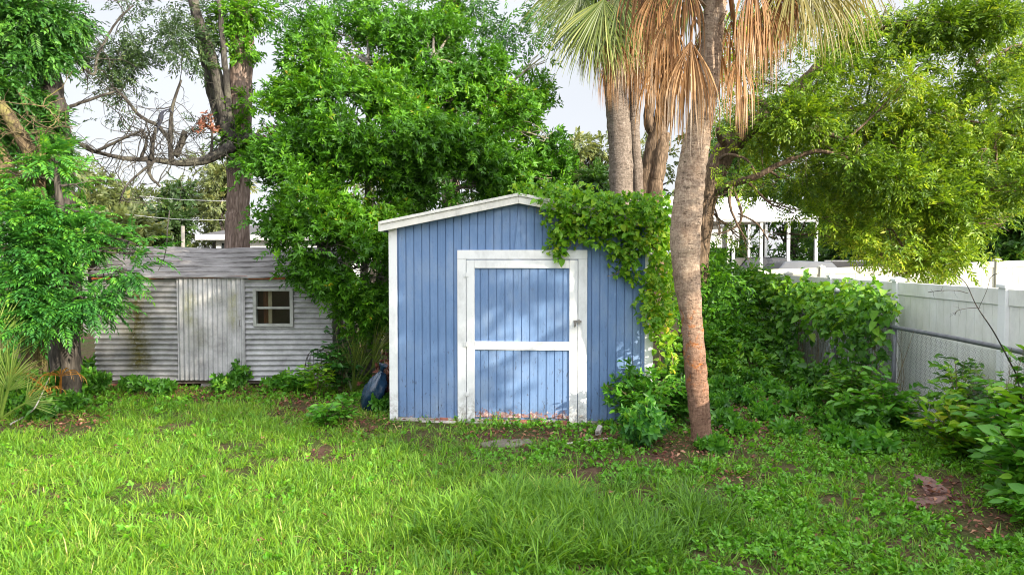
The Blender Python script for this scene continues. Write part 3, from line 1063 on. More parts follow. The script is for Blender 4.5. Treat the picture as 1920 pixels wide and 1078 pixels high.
# back run on rising ground
bf = thing('vinyl_fence', 'cream white vinyl fence across the far side of the neighbouring yard', 'fence', (6.0, 19.2, 0))
bx = [((px - 960) / 1280 * Yb, Yb, zt) for px, Yb, zt in ((1376, 19.6, 1.93), (1540, 19.4, 2.0), (1704, 19.2, 2.07), (1869, 19.0, 2.19), (2034, 18.8, 2.26), (2200, 18.6, 2.32))]
for k, (x, y, zt) in enumerate(bx):
    if k:
        vinyl_post(bf, x, y, zt - 1.885, 1.885, .07, M['vinyl_cream'])
    if k < len(bx) - 1:
        x2, y2, z2 = bx[k + 1]
        d = unit(np.array([x2 - x, y2 - y]))
        vinyl_panel('panel', bf, np.array([x, y]) + d * .07, np.array([x2, y2]) - d * .07, zt - 1.885, z2 - 1.885, 1.80, M['vinyl_cream'])

# ------------------------------------------------------------------ chain link fence
XC = 4.42
cl = thing('chain_link_fence', 'rusty grey chain link fence with tubular top rail, half buried in vines', 'fence', yard(XC, 9.2))
cy0, cy1 = 3.0, 17.0
mb = MB()
P = [yard(XC, y, 1.215 + .012 * math.sin(y)) for y in np.linspace(cy0, 10.0, 12)]
mb.tube(P, .027, 10)
mb.build('top_rail', M['galv'], cl, smooth=True)
mb = MB()
P = [yard(XC, y, 1.16 + .05 * math.sin(y * 1.3)) for y in np.linspace(10.0, cy1, 12)]
mb.tube(P, .02, 8)
mb.build('top_rail', M['galv'], cl, smooth=True)
mb = MB()
P = [yard(XC, y, .10 + .02 * math.sin(y * 2)) for y in np.linspace(cy0, cy1, 16)]
mb.tube(P, .018, 8)
mb.build('bottom_rail', M['galv'], cl, smooth=True)
for y in (4.25, 6.88, 9.53, 11.46, 14.2, 16.8):
    mb = MB()
    big = y == 11.46
    a = yard(XC - (.0 if not big else .02), y)
    mb.tube([(a[0], a[1], -.1), (a[0], a[1], 1.60 if big else 1.19)], .034 if big else .027, 10)
    p = mb.build('post', M['galv'], cl, smooth=True)
    if big:
        mb = MB()
        mb.tube([(a[0], a[1], 1.60), (a[0], a[1], 1.63), (a[0], a[1], 1.66), (a[0], a[1], 1.685)], [.045, .045, .032, .008], 10)
        mb.build('post_cap', M['line'], p, smooth=True)
        for z in (1.42, 1.2, .7):
            mb = MB()
            mb.tube([(a[0], a[1], z), (a[0], a[1], z + .03)], .041, 10)
            mb.build('tension_band', M['line'], p)
    elif y < 10:
        mb = MB()
        for dy in (-.05, .05):
            b = yard(XC, y + dy, 1.215)
        mb.tube([yard(XC, y - .03, 1.213), yard(XC, y + .03, 1.213)], .03, 10)
        mb.build('rail_sleeve', M['galv'], p)
# woven wire: each wire a vertical zigzag hooked to the next
VV, FF = [], []
pitch, hh = .056, 1.14
cols = np.arange(cy0, cy1, pitch / 1.0)
nz = int(hh / .028)
zz = .06 + np.arange(nz + 1) * .028
for ci, y in enumerate(cols):
    zig = np.where(np.arange(nz + 1) % 2 == 0, -1, 1)
    yy = y + zig * (pitch / 2 + .004)
    bulge = .03 * np.sin(zz * 3 + y * 1.7) * (1 if y > 9 else .4) + .006 * zig * (1 if ci % 2 else -1)
    C = np.stack([XC + .03 + bulge, yy, zz + .012 * math.sin(y * 3)], 1)
    C = np.stack([math.cos(YAW) * C[:, 0] + math.sin(YAW) * C[:, 1], -math.sin(YAW) * C[:, 0] + math.cos(YAW) * C[:, 1], C[:, 2]], 1)
    r = .0030
    b = sum(len(v) for v in VV)
    ring = np.stack([C + np.array(o_) * r for o_ in ((1, 0, 0), (-.5, .87, 0), (-.5, -.87, 0))], 1).reshape(-1, 3)
    VV.append(ring)
    k = np.arange(nz) * 3 + b
    for j in range(3):
        j2 = (j + 1) % 3
        FF.append(np.stack([k + j, k + j2, k + 3 + j2, k + 3 + j], 1))
npmesh('wire_mesh', np.vstack(VV), np.vstack(FF), M['wire'], cl)
# ------------------------------------------------------------------ foliage templates


def tset(k, *a, **kw):
    return [template(*a, **kw) for _ in range(k)]


T_centre = tset(6, 'whorl', 8, .135, .050, .14)
T_centre2 = tset(5, 'alt', 9, .125, .048, .26)
T_oak = tset(6, 'alt', 10, .10, .038, .27)
T_dark = tset(5, 'alt', 9, .10, .034, .28)
T_left = tset(5, 'alt', 11, .10, .045, .26)
T_feather = tset(6, 'pinnate', 9, .088, .026, .34)
T_vine = tset(4, 'five', 1, .085, .042, 0) + tset(3, 'single', 1, .085, .07, 0, shape='heart') + tset(3, 'three', 1, .055, .045, 0, shape='oval')
T_heart = tset(4, 'single', 1, .12, .085, 0, shape='heart') + tset(2, 'single', 1, .09, .055, 0, shape='oval')
T_shrub = tset(6, 'alt', 7, .10, .045, .20, shape='oval')
T_shrubw = tset(5, 'whorl', 7, .10, .045, .08, shape='oval')
T_low = tset(5, 'whorl', 6, .065, .034, .04, shape='oval')
T_far = tset(5, 'alt', 9, .30, .13, .55)


# ------------------------------------------------------------------ fan palms


def frond_mesh(base, d0, pet, RB, spread, n, droop, sag, side=None, seg=8, wid=1.0, wob=.05, t0=.15, tone=0.0):
    """one fan frond: petiole, and n leaflets that leave its end like a fan and hang at the tips"""
    VV, FF, RR = [], [], []
    p = np.array(base, float)
    d = unit(np.array(d0, float))
    pts = [p.copy()]
    for k in range(6):
        d = unit(d + np.array([0, 0, -1]) * sag)
        p = p + d * pet / 6
        pts.append(p.copy())
    pts = np.array(pts)
    sd = side if side is not None else np.cross(d, [0, 0, 1.0])
    if np.linalg.norm(sd) < .1:
        sd = np.array([1.0, 0, 0])
    sd = unit(sd - d * np.dot(sd, d))
    nr = np.cross(sd, d)
    for k in range(6):       # petiole as a flat-sided strip of quads
        w0, w1 = .020 - .0015 * k, .020 - .0015 * (k + 1)
        for (a, b_) in ((sd, nr), (nr, sd)):
            b = len(VV)
            VV += [pts[k] - a * w0, pts[k] + a * w0, pts[k + 1] + a * w1, pts[k + 1] - a * w1]
            RR += [.45] * 4
            FF.append((b, b + 1, b + 2, b + 3))
    h = pts[-1]
    da = 2 * spread / n
    g = np.array([0, 0, -1.0])
    for i in range(n):
        a = -spread + da * (i + .5) + random.gauss(0, da * .15)
        L = RB * (.72 + .28 * math.cos(a * .8)) * random.uniform(.85, 1.1)
        e = math.cos(a) * d + math.sin(a) * sd + nr * random.gauss(0, .06)
        e = unit(e)
        q = h.copy()
        rr = random.random()
        b = len(VV)
        w_join = 2 * math.tan(da / 2)
        dr = droop * random.uniform(.6, 1.4)
        for s in range(seg + 1):
            t = s / seg
            if t < .42:
                w = max(.004, w_join * t * L * .98)
            else:
                w = w_join * .42 * L * max(.06, 1 - (t - .42) / .58) ** .8
            w = min(w, .055) * wid
            ax = unit(np.cross(nr, e) + nr * (.35 if i % 2 else -.35))
            VV += [q - ax * w / 2, q + ax * w / 2]
            c = max(0, min(1, .10 + .36 * t + .5 * rr + tone))
            RR += [c, c]
            if s:
                FF.append((b + 2 * s - 2, b + 2 * s - 1, b + 2 * s + 1, b + 2 * s))
            q = q + e * L / seg
            e = unit(e + g * dr * max(0, t - t0) + rng.normal(0, wob, 3) * t)
    return np.array(VV), np.array(FF), np.array(RR)


def add_frond(parent, mat, *a, label=None, **kw):
    V, Fc, r = frond_mesh(*a, **kw)
    o = npmesh('frond', V, Fc, mat, parent, r)
    if label:
        o['label'] = label
    return o


# front palm
pc = [(1317, 832, 19), (1314, 800, 20), (1305, 700, 21.5), (1297, 600, 20.5), (1288, 520, 26), (1285, 450, 29.5), (1290, 380, 29.5), (1300, 300, 27), (1319, 200, 22.5), (1333, 100, 20.5), (1341, 0, 20.5), (1345, -90, 24), (1347, -150, 20)]
PY_ = 7.93
base = gnd(1317, 830)
fp = thing('fan_palm', 'leaning fan palm with orange scuffs on its pale trunk and brown hanging fronds', 'palm', (base[0], base[1], 0))
pp = spline([at(a, b, PY_) for a, b, _ in pc], 9)
prad = np.interp(np.linspace(0, len(pc) - 1, len(pp)), np.arange(len(pc)), [c / 1280 * PY_ for _, _, c in pc])
pp[0][2] = -.1
prad[:7] *= np.linspace(1.38, 1, 7) ** 1.3
prad = prad * .95 * (1 + .018 * np.sin(np.arange(len(prad)) * 2.1) + .012 * rng.normal(0, 1, len(prad)))
mb = MB()
mb.tube(pp, prad, 26, rough=.045)
trunk = mb.build('trunk', M['palm_front'], fp, smooth=True)
mb = MB()
for k in range(46):       # old split leaf bases under the crown
    z = random.uniform(-150, 60)
    c = at(np.interp(z, [-150, 0, 100], [1347, 1341, 1333]), z, PY_)
    a = random.uniform(0, 6.28)
    o_ = np.array([math.cos(a), math.sin(a), 0])
    mb.bar(c + o_ * .10, c + o_ * random.uniform(.2, .3) + np.array([0, 0, random.uniform(.12, .3)]), .05, .018)
mb.build('leaf_base', M['palm_front'], trunk)
top = at(1345, -95, PY_)


def hang(px, py, Y, dead, RB=1.0, spread=55, n=34, pal=top, parent=fp, mat=None, droop=.5, az=None, wob=.05):
    """a frond whose fan starts at this point and hangs down; its petiole runs back to the crown"""
    h = at(px, py, Y)
    v = h - pal
    L = np.linalg.norm(v)
    sd = None
    a = random.uniform(-.6, .6) if az is None else az
    if dead:
        droop, RB, spread = random.uniform(2.0, 3.4), RB * random.uniform(.82, 1.08), spread * random.uniform(.6, .95)
    sd = np.array([math.cos(a), math.sin(a), 0])
    # petiole straight from crown to fan, then the blade hangs on
    V, Fc, r = frond_mesh(h - np.array([v[0] * .25, v[1] * .25, -.12]), unit(np.array([v[0] * .6, v[1] * .6, -.35])), .26, RB, R(spread), n, droop, .45, side=sd, wob=wob, t0=.04 if dead else .15, tone=random.uniform(-.2, .2))
    npts = spline([pal, pal + v * .5 + np.array([0, 0, .12]), h - np.array([v[0] * .25, v[1] * .25, -.12])], 5)
    mbp = MB()
    mbp.tube(npts, .014, 5)
    bV = np.array(mbp.v)
    quads = [f for f in mbp.f if len(f) == 4]
    Fc = np.vstack([Fc, np.array(quads) + len(V)])
    r = np.concatenate([r, np.full(len(bV), .45)])
    V = np.vstack([V, bV])
    return npmesh('frond', V, Fc, mat or (M['frond_dead'] if dead else M['frond_green']), parent, r)


for (px, py, Y, RB, sp) in ((1288, 52, 7.6, 1.10, 62), (1392, 74, 7.62, .85, 50), (1410, -30, 7.5, .95, 50),
                            (1240, 0, 7.6, .95, 50), (1215, -50, 7.75, 1.05, 50), (1450, -20, 7.7, .85, 50), (1480, -50, 7.9, .8, 50), (1430, 10, 8.1, .9, 45),
                            (1262, 50, 8.15, 1.2, 50), (1320, 30, 8.3, 1.2, 45), (1375, 20, 8.25, 1.0, 45), (1225, -20, 8.2, 1.0, 45), (1255, 85, 7.75, .75, 34), (1395, 130, 7.8, .6, 40),
                            (1190, -80, 7.9, 1.0, 55), (1510, -75, 8.2, .9, 50), (1335, 10, 8.5, 1.0, 50), (1425, -70, 7.5, 1.0, 55), (1275, -60, 7.45, .8, 50), (1480, -10, 8.1, .6, 50)):
    hang(px, py, Y, True, RB, sp, 30, wob=.11)
for (px, py, Y, RB, sp) in ((1560, -70, 8.1, 1.15, 50), (1600, -90, 8.4, 1.2, 48), (1520, -80, 7.7, 1.0, 48), (1490, -70, 8.5, 1.0, 45), (1640, -110, 8.2, 1.1, 45), (1545, -60, 8.6, .95, 40)):
    hang(px, py, Y, False, RB, sp, 40, mat=M['frond_yellow'], droop=.55)
for (px, py, Y, RB, sp) in ((1275, -75, 7.9, .95, 50), (1250, -90, 8.6, 1.0, 55)):
    hang(px, py, Y, False, RB, sp, 40, droop=.5)
for k in range(14):      # living fan leaves above
    a = k * 2.4
    e = random.uniform(.5, 1.3)
    add_frond(fp, M['frond_green'], top + np.array([0, 0, .2]), (math.cos(a), math.sin(a), e), .9, 1.0, R(80), 38, .25, .12)

# back palms beside the shed's rear corner
bp = thing('fan_palm', 'thick grey palm trunk rising behind the shed vine with a shaggy green and brown crown', 'palm', (at(1162, 400, 12.4)[0], 12.4, 0))
mb = MB()
bpts = spline([np.array([at(1164, 600, 12.4)[0], 12.4, -.1]), at(1165, 380, 12.4), at(1162, 260, 12.4), at(1155, 180, 12.4), at(1148, 80, 12.4), at(1146, -60, 12.4)], 7)
mb.tube(bpts, np.interp(np.arange(len(bpts)), [0, 8, 20, 30, 36], [.22, .215, .205, .19, .2]) * (1 + .03 * rng.normal(0, 1, len(bpts))), 16, rough=.05)
mb.build('trunk', M['palm_back'], bp, smooth=True)
btop = at(1146, -70, 12.4)
for (px, py, Y, RB, sp) in ((1150, 30, 11.9, 1.25, 45), (1185, 20, 12.0, 1.3, 45), (1215, 10, 12.0, 1.4, 42), (1120, 10, 12.1, 1.2, 45), (1235, 60, 12.3, 1.25, 40), (1170, 60, 12.7, 1.2, 40), (1200, 90, 12.1, 1.0, 34), (1140, 90, 12.0, 1.0, 34), (1220, -30, 12.0, 1.5, 45), (1190, -20, 11.8, 1.5, 45)):
    hang(px, py, Y, True, RB, sp, 36, btop, bp, droop=.9, wob=.07)
for (px, py, Y, RB, sp) in ((1105, 0, 11.7, 1.3, 60), (1080, -30, 12.0, 1.4, 55), (1060, -45, 12.3, 1.3, 55), (1130, -20, 11.6, 1.4, 60), (1165, -30, 11.6, 1.4, 55), (1095, -60, 12.8, 1.4, 60), (1180, -40, 12.6, 1.3, 55), (1120, 20, 12.2, 1.2, 50)):
    hang(px, py, Y, False, RB, sp, 42, btop, bp, droop=.35, az=random.uniform(-.3, .3))
for k in range(9):
    a = k * 2.4
    add_frond(bp, M['frond_green'], btop + np.array([0, 0, .2]), (math.cos(a), math.sin(a), random.uniform(.2, .9)), .8, 1.3, R(75), 36, .3, .12)
sp2 = thing('fan_palm', 'slender pale palm trunk close beside the thick grey one', 'palm', (at(1190, 400, 12.75)[0], 12.75, 0))
mb = MB()
q = spline([np.array([at(1196, 600, 12.75)[0], 12.75, -.1]), at(1196, 370, 12.75), at(1189, 250, 12.75), at(1188, 150, 12.75), at(1186, 0, 12.75), at(1185, -100, 12.75)], 6)
mb.tube(q, .105 * (1 + .03 * rng.normal(0, 1, len(q))), 12, rough=.05)
mb.build('trunk', M['palm_back'], sp2, smooth=True)
stp = at(1185, -110, 12.75)
for (px, py, Y, RB, sp) in ((1190, 40, 12.9, 1.2, 40), (1205, 60, 13.0, 1.2, 38), (1175, 50, 13.0, 1.2, 38), (1220, 40, 12.8, 1.2, 40)):
    hang(px, py, Y, True, RB, sp, 32, stp, sp2, droop=.9, wob=.07)


# ------------------------------------------------------------------ trees


def px_limb(mb, pts, seg=8, n=6, rough=.06):
    """pts: (px, py, Y, radius in px)"""
    P = spline([at(a, b, Y) for a, b, Y, _ in pts], n)
    rr = np.interp(np.linspace(0, len(pts) - 1, len(P)), np.arange(len(pts)), [c / 1280 * Y for _, _, Y, c in pts])
    P[1:-1] += rng.normal(0, 1, (len(P) - 2, 3)) * rr[1:-1, None] * (.12 if pts[0][3] < 10 else .04)
    mb.tube(P, rr, seg, rough=rough)
    return P


def twigs(mb, P, n, L, r0, depth=2, down=0.0):
    """bare twigs leaving points of a limb"""
    for _ in range(n):
        p = P[random.randrange(len(P))]
        d = unit(np.array([random.gauss(0, 1), random.gauss(0, .6), random.gauss(0, 1) + .2 - down]))
        l = L * random.uniform(.4, 1.1)
        Q = [p]
        for k in range(5):
            d = unit(d + np.array([random.gauss(0, .28), random.gauss(0, .2), random.gauss(0, .28)]))
            Q.append(Q[-1] + d * l / 5)
        mb.tube(Q, np.linspace(r0, r0 * .35, 6), 4, cap=False)
        if depth > 1:
            twigs(mb, Q[2:], 3, l * .55, r0 * .5, depth - 1, down)


def limbs_to(mb, P, blobs, r0=.05, frac=1.0):
    """branches from the nearest points of a trunk to the foliage clumps"""
    P = np.array(P)
    for b in blobs:
        if random.random() > frac:
            continue
        c = np.array(b[0])
        dd = np.linalg.norm(P - c, axis=1) + np.maximum(0, P[:, 2] - c[2]) * 1.5
        p = P[int(np.argmin(dd))]
        Q = limb(mb, p, c, r0, r0 * .3, .15, 8, 6, .05)
        for _ in range(5):
            e = c + unit(rng.normal(0, 1, 3)) * np.array(b[1]) * random.uniform(.5, .9)
            limb(mb, Q[random.randint(3, 7)], e, r0 * .3, .006, .2, 6, 4)


# the big leafy tree between the sheds
base = np.array([at(700, 500, 12.3)[0], 12.3, 0])
ct = thing('laurel_tree', 'big bushy bright green tree crowding the gap between the two sheds', 'tree', base)
cb = []
for (px, py, r, Y) in ((520, 330, 62, 11.2), (580, 375, 75, 11.0), (528, 430, 34, 10.9), (690, 500, 50, 11.0), (700, 560, 46, 11.2), (650, 450, 56, 10.9), (610, 530, 34, 10.8), (672, 610, 34, 11.3), (716, 480, 30, 11.5), (705, 610, 34, 11.6), (600, 465, 72, 10.8), (562, 500, 30, 10.7), (655, 500, 50, 10.8), (690, 450, 62, 11.0), (650, 560, 30, 11.2), (700, 575, 40, 11.5),
                       (500, 385, 40, 11.3), (545, 290, 55, 11.5), (620, 300, 75, 11.6), (700, 330, 75, 11.6), (780, 310, 72, 12.0), (860, 310, 66, 12.2), (940, 315, 60, 12.3), (1005, 300, 42, 12.5), (1035, 330, 30, 12.6), (1030, 260, 26, 12.5),
                       (520, 235, 50, 12.0), (585, 190, 62, 12.0), (660, 210, 76, 12.0), (740, 190, 76, 12.0), (825, 200, 76, 12.2), (905, 200, 66, 12.4), (975, 215, 48, 12.6), (1010, 180, 30, 12.6), (1020, 105, 16, 12.6), (985, 150, 28, 12.6),
                       (560, 110, 46, 12.4), (640, 110, 62, 12.4), (720, 105, 66, 12.4), (800, 110, 66, 12.4), (880, 125, 52, 12.6), (935, 135, 36, 12.7), (690, 40, 40, 12.6), (780, 45, 44, 12.7), (845, 60, 36, 12.8), (600, 55, 34, 12.6),
                       (660, 400, 66, 11.0), (715, 395, 48, 11.4), (730, 250, 70, 11.2), (800, 250, 60, 11.2), (640, 250, 60, 11.1), (880, 255, 60, 11.6), (530, 180, 30, 12.2), (700, 520, 40, 11.3), (710, 640, 26, 11.8), (480, 310, 22, 11.4), (760, 340, 50, 11.8), (830, 345, 40, 11.9), (870, 352, 40, 12.3), (930, 352, 40, 12.4), (985, 345, 36, 12.5), (1040, 350, 26, 12.7), (900, 290, 50, 12.1), (1050, 300, 26, 12.7), (1000, 240, 40, 12.6), (790, 360, 34, 12.0)):
    cb.append(pb(px, py, Y + random.uniform(-.2, .2), r, dep=1.15))
mb = MB()
TP = []
for (dx, dy, lean) in ((0, 0, (760, 240)), (-.35, -.15, (610, 260)), (.3, .2, (900, 220)), (-.2, .2, (690, 120)), (.1, -.1, (810, 110)), (-.5, -.4, (590, 440))):
    e = at(lean[0], lean[1], 12.2 if lean[1] < 400 else 11.2)
    P = spline([base + np.array([dx * .5, dy * .5, -.1]), base + np.array([dx * 1.2, dy * 1.2, 1.2]), base * .45 + e * .55 + np.array([dx * .3, 0, .2]) * np.array([1, 1, 1]), e], 6)
    mb.tube(P, np.linspace(.10, .03, len(P)), 8, rough=.08)
    TP += list(P[5:])
limbs_to(mb, TP, cb, .035)
mb.build('trunk', M['bark_grey'], ct, smooth=True)
P, D = crown_pts(cb, 29000, gap=-.26, freq=3.7, out=.75, droop=.05, shell=.3)
D = D + np.array([.10, -.28, .12])
kp = ~((P[:, 1] < 11.9) & (P[:, 1] > 8.7) & (P[:, 0] > -1.75) & (P[:, 2] < 2.95))
kp &= ~((P[:, 1] > 11.25) & (P[:, 1] < 13.2) & (P[:, 0] < -2.9) & (P[:, 2] < 2.5))
P, D = P[kp], D[kp]
cloud('crown', P, D, T_centre + T_centre2, (.45, .98), M['leaf_centre'], ct, roll=.5, bias=np.clip(.48 + .5 * n3(P, 2.0, 2) + rng.normal(0, .24, len(P)), 0, .985))

# tall vine-clad pine left of it
bx_ = np.array([at(446, 480, 13.4)[0], 13.4, 0])
pn = thing('pine_tree', 'tall straight brown pine trunk behind the tin shed roof, ivy round its upper half', 'tree', bx_)
mb = MB()
P = px_limb(mb, [(444, 700, 13.4, 24), (445, 460, 13.4, 22), (447, 380, 13.4, 20), (449, 280, 13.4, 21), (451, 150, 13.4, 21), (454, 0, 13.4, 20), (456, -120, 13.4, 18)], 14, 8, .05)
mb.build('trunk', M['bark_pine'], pn, smooth=True)
vb = [pb(px, py, 13.2, r) for px, py, r in ((452, 30, 26), (440, 70, 22), (462, 95, 18), (440, 215, 18), (447, 245, 20), (462, 190, 14), (435, 270, 26), (455, 285, 22), (470, 270, 18), (430, 30, 24), (475, 20, 24))]
P, D = crown_pts(vb, 620, gap=-.6, shell=.3, droop=.3)
cloud('climbing_ivy', P, D, T_left, (.7, 1.1), M['leaf_vine'], pn, bias=np.clip(rng.normal(.25, .2, len(P)), 0, 1))
tb = [pb(px, py, 14.0, r) for px, py, r in ((500, 20, 40), (560, 20, 44), (480, -40, 60), (400, -40, 60), (620, -10, 40))]
P, D = crown_pts(tb, 900, gap=-.1, shell=.2)
cloud('crown', P, D, T_dark, (.7, 1.1), M['leaf_left'], pn)

# the leaning grey tree with the long bare bough
mt = thing('oak_tree', 'grey leaning tree with a long bare bough and twigs reaching over the tin shed', 'tree', (at(425, 500, 13.0)[0], 13.0, 0))
mb = MB()
px_limb(mb, [(448, 700, 13.95, 13), (448, 460, 13.9, 14), (446, 360, 13.8, 14), (440, 300, 13.5, 14), (431, 265, 13.1, 14), (419, 205, 13.0, 13), (405, 140, 13.0, 11), (388, 80, 13.0, 9.5), (366, 20, 13.0, 9), (352, -60, 13.0, 8)], 10)
px_limb(mb, [(426, 260, 13.0, 9), (405, 210, 13.2, 8.5), (390, 140, 13.3, 8), (375, 80, 13.3, 7), (368, 10, 13.4, 6)], 8)
px_limb(mb, [(431, 240, 13.0, 7), (424, 150, 12.9, 6), (418, 80, 12.9, 5), (410, 0, 12.9, 4)], 8)
B = px_limb(mb, [(436, 272, 12.9, 12), (415, 285, 12.8, 9.5), (385, 300, 12.7, 8), (340, 306, 12.6, 6.5), (290, 300, 12.4, 5), (240, 298, 12.2, 4.2), (200, 290, 12.1, 3.5), (165, 280, 12.0, 3.5), (134, 258, 11.9, 2.5)], 8)
px_limb(mb, [(455, 262, 13.1, 12), (490, 262, 13.0, 9), (530, 290, 12.8, 8), (560, 330, 12.6, 5)], 8)
sub = []
for lst in ([(322, 304, 12.5, 5), (319, 250, 12.5, 4), (324, 200, 12.5, 3), (340, 150, 12.5, 2)], [(318, 262, 12.5, 4), (296, 236, 12.5, 4), (265, 220, 12.4, 3.4), (235, 185, 12.3, 3), (215, 165, 12.2, 2)],
            [(330, 292, 12.6, 6), (342, 262, 12.7, 6), (348, 246, 12.7, 5)], [(283, 300, 12.3, 4), (288, 262, 12.3, 3.5), (292, 240, 12.4, 2.5)], [(265, 298, 12.3, 3.4), (275, 262, 12.2, 2.4), (262, 243, 12.2, 2)],
            [(180, 284, 12.0, 3), (235, 258, 12.0, 2.4), (270, 244, 12.0, 2)], [(278, 302, 12.3, 4), (282, 330, 12.3, 3), (300, 350, 12.3, 2.2)], [(290, 302, 12.3, 3), (240, 345, 12.1, 2), (225, 375, 12.0, 1.5)],
            [(120, 205, 11.5, 3.4), (160, 190, 11.6, 3), (215, 172, 11.8, 2)], [(140, 110, 11.5, 3), (175, 140, 11.6, 2.6), (185, 100, 11.7, 2.4), (220, 40, 11.8, 2), (250, 10, 11.9, 1.6)], [(395, 300, 12.7, 3), (398, 255, 12.7, 2), (390, 232, 12.7, 1.6)]):
    sub.append(px_limb(mb, lst, 6, 5))
allp = np.vstack([B] + sub)
twigs(mb, allp, 84, .9, .011, 2)
mb.tube(spline([at(318, 395, 12.4), at(314, 430, 11.9), at(312, 462, 11.5), at(306, 490, 11.25), at(296, 508, 11.15)], 5), np.linspace(.012, .006, 21), 5)
mb.build('trunk', M['bark_bough'], mt, smooth=True)
mb = MB()
twigs(mb, np.vstack([allp, np.array([at(x, y, 12.3) for x, y in ((450, 290), (440, 300), (425, 310), (330, 380), (345, 400), (120, 100), (60, 180))])]), 60, .9, .008, 2, .4)
mb.build('bare_twig', M['bark_bough'], mt)
ob = [pb(px, py, random.uniform(12.2, 13.6), r) for px, py, r in ((130, 50, 34), (170, 30, 40), (215, 55, 40), (205, 105, 40), (245, 130, 34), (190, 160, 26), (235, 175, 26), (290, 40, 40), (335, 70, 34), (345, 110, 24), (310, 10, 40), (255, 10, 40), (390, 30, 34), (270, 95, 26), (225, 215, 16), (195, 215, 14), (255, 160, 22), (300, 160, 12), (60, 20, 40), (380, 120, 16), (365, 235, 12), (160, 95, 26), (400, 75, 20))]
P, D = crown_pts(ob, 2700, gap=-.25, freq=3.2, shell=.1, droop=.3)
cloud('crown', P, D, T_dark, (.55, 1.0), M['leaf_dark'], mt, roll=.6)
# reddish rosettes growing on the fork
ep = [pb(388, 225, 12.7, 12), pb(400, 236, 12.7, 10), pb(512, 248, 12.8, 14), pb(372, 238, 12.6, 8)]
P, D = crown_pts(ep, 60, gap=None, shell=.2)
cloud('air_plant', P, D, T_low, (.8, 1.4), M['litter'], mt)

# bird on the twig
bd = at(299, 226, 12.45)
bird = thing('bird', 'small dark long-necked bird perched on the bare bough against the sky', 'bird', bd)
mb = MB()
k = .0098
path = [(-4, 26), (-3, 14), (0, 4), (3, -4), (5, -9), (9, -13), (14, -16), (17, -17), (19, -15), (23, -12), (27, -9)]
rr = [.006, .022, .045, .047, .034, .018, .013, .017, .017, .006, .001]
mb.tube([bd + np.array([a * k, .02 * math.sin(i), -b * k * 1.0 + .03]) for i, (a, b) in enumerate(path)], rr, 8)
bm_ = mb.build('body', M['feather'], bird, smooth=True)
mb = MB()
for s in (-.015, .015):
    mb.tube([bd + np.array([0, s, -.03]), bd + np.array([.01, s, -.09])], .004, 5)
mb.build('leg', M['feather'], bird)

# dark trunk at the left with hanging leaves
dt = thing('oak_tree', 'dark leaning trunk smothered in leaves at the left edge of the yard', 'tree', (at(118, 500, 11.0)[0], 11.0, 0))
mb = MB()
px_limb(mb, [(122, 720, 11.0, 26), (118, 480, 11.0, 25), (110, 300, 11.0, 24), (96, 200, 11.0, 24), (82, 110, 11.0, 22), (66, 20, 11.0, 20), (55, -70, 11.0, 18)], 12, 8)
mb.build('trunk', M['bark_dark'], dt, smooth=True)
lb = [pb(px, py, Y, r) for px, py, r, Y in ((30, 40, 55, 10.4), (90, 35, 46, 10.6), (25, 110, 48, 10.4), (75, 110, 40, 10.6), (20, 180, 40, 10.4), (60, 195, 30, 10.8), (85, 165, 30, 10.8), (95, 230, 24, 10.8), (70, 245, 28, 10.9), (15, 260, 30, 10.4), (130, 30, 34, 10.8), (110, 85, 24, 10.9), (50, 150, 34, 10.6), (-30, 100, 60, 10.4), (-30, 220, 50, 10.4), (100, 275, 18, 10.8))]
P, D = crown_pts(lb, 3800, gap=-.12, freq=3.4, shell=.2, droop=.5)
cloud('crown', P, D, T_left + T_feather[:2], (.7, 1.1), M['leaf_left'], dt, roll=.5)

# mossy broken trunk
lt = thing('oak_tree', 'mossy ochre trunk with a broken snag leaning out at the far left', 'tree', (at(60, 600, 10.0)[0], 10.0, 0))
mb = MB()
px_limb(mb, [(66, 740, 10.0, 22), (58, 560, 10.0, 22), (44, 440, 10.0, 20), (28, 370, 10.0, 19), (6, 310, 10.0, 17), (-30, 240, 10.0, 15), (-70, 160, 10.0, 13)], 12, 7)
px_limb(mb, [(52, 500, 10.0, 14), (74, 420, 9.95, 13), (72, 340, 9.9, 12), (58, 290, 9.9, 13), (34, 248, 9.9, 12), (6, 205, 9.9, 11), (-26, 170, 9.9, 10)], 10, 7)
px_limb(mb, [(70, 320, 9.9, 8), (76, 290, 9.85, 7), (77, 272, 9.85, 5)], 8, 4)
twl = np.array([at(x, y, 9.8) for x, y in ((60, 290), (70, 260), (72, 340), (40, 250), (90, 240), (80, 200))])
twigs(mb, twl, 34, .7, .009, 2)
mb.build('trunk', M['bark_mossy'], lt, smooth=True)
P, D = crown_pts([pb(-40, 150, 9.8, 50), pb(-50, 250, 9.8, 50), pb(15, 350, 9.8, 20)], 400, shell=.3)
cloud('crown', P, D, T_left, (.7, 1.1), M['leaf_left'], lt)

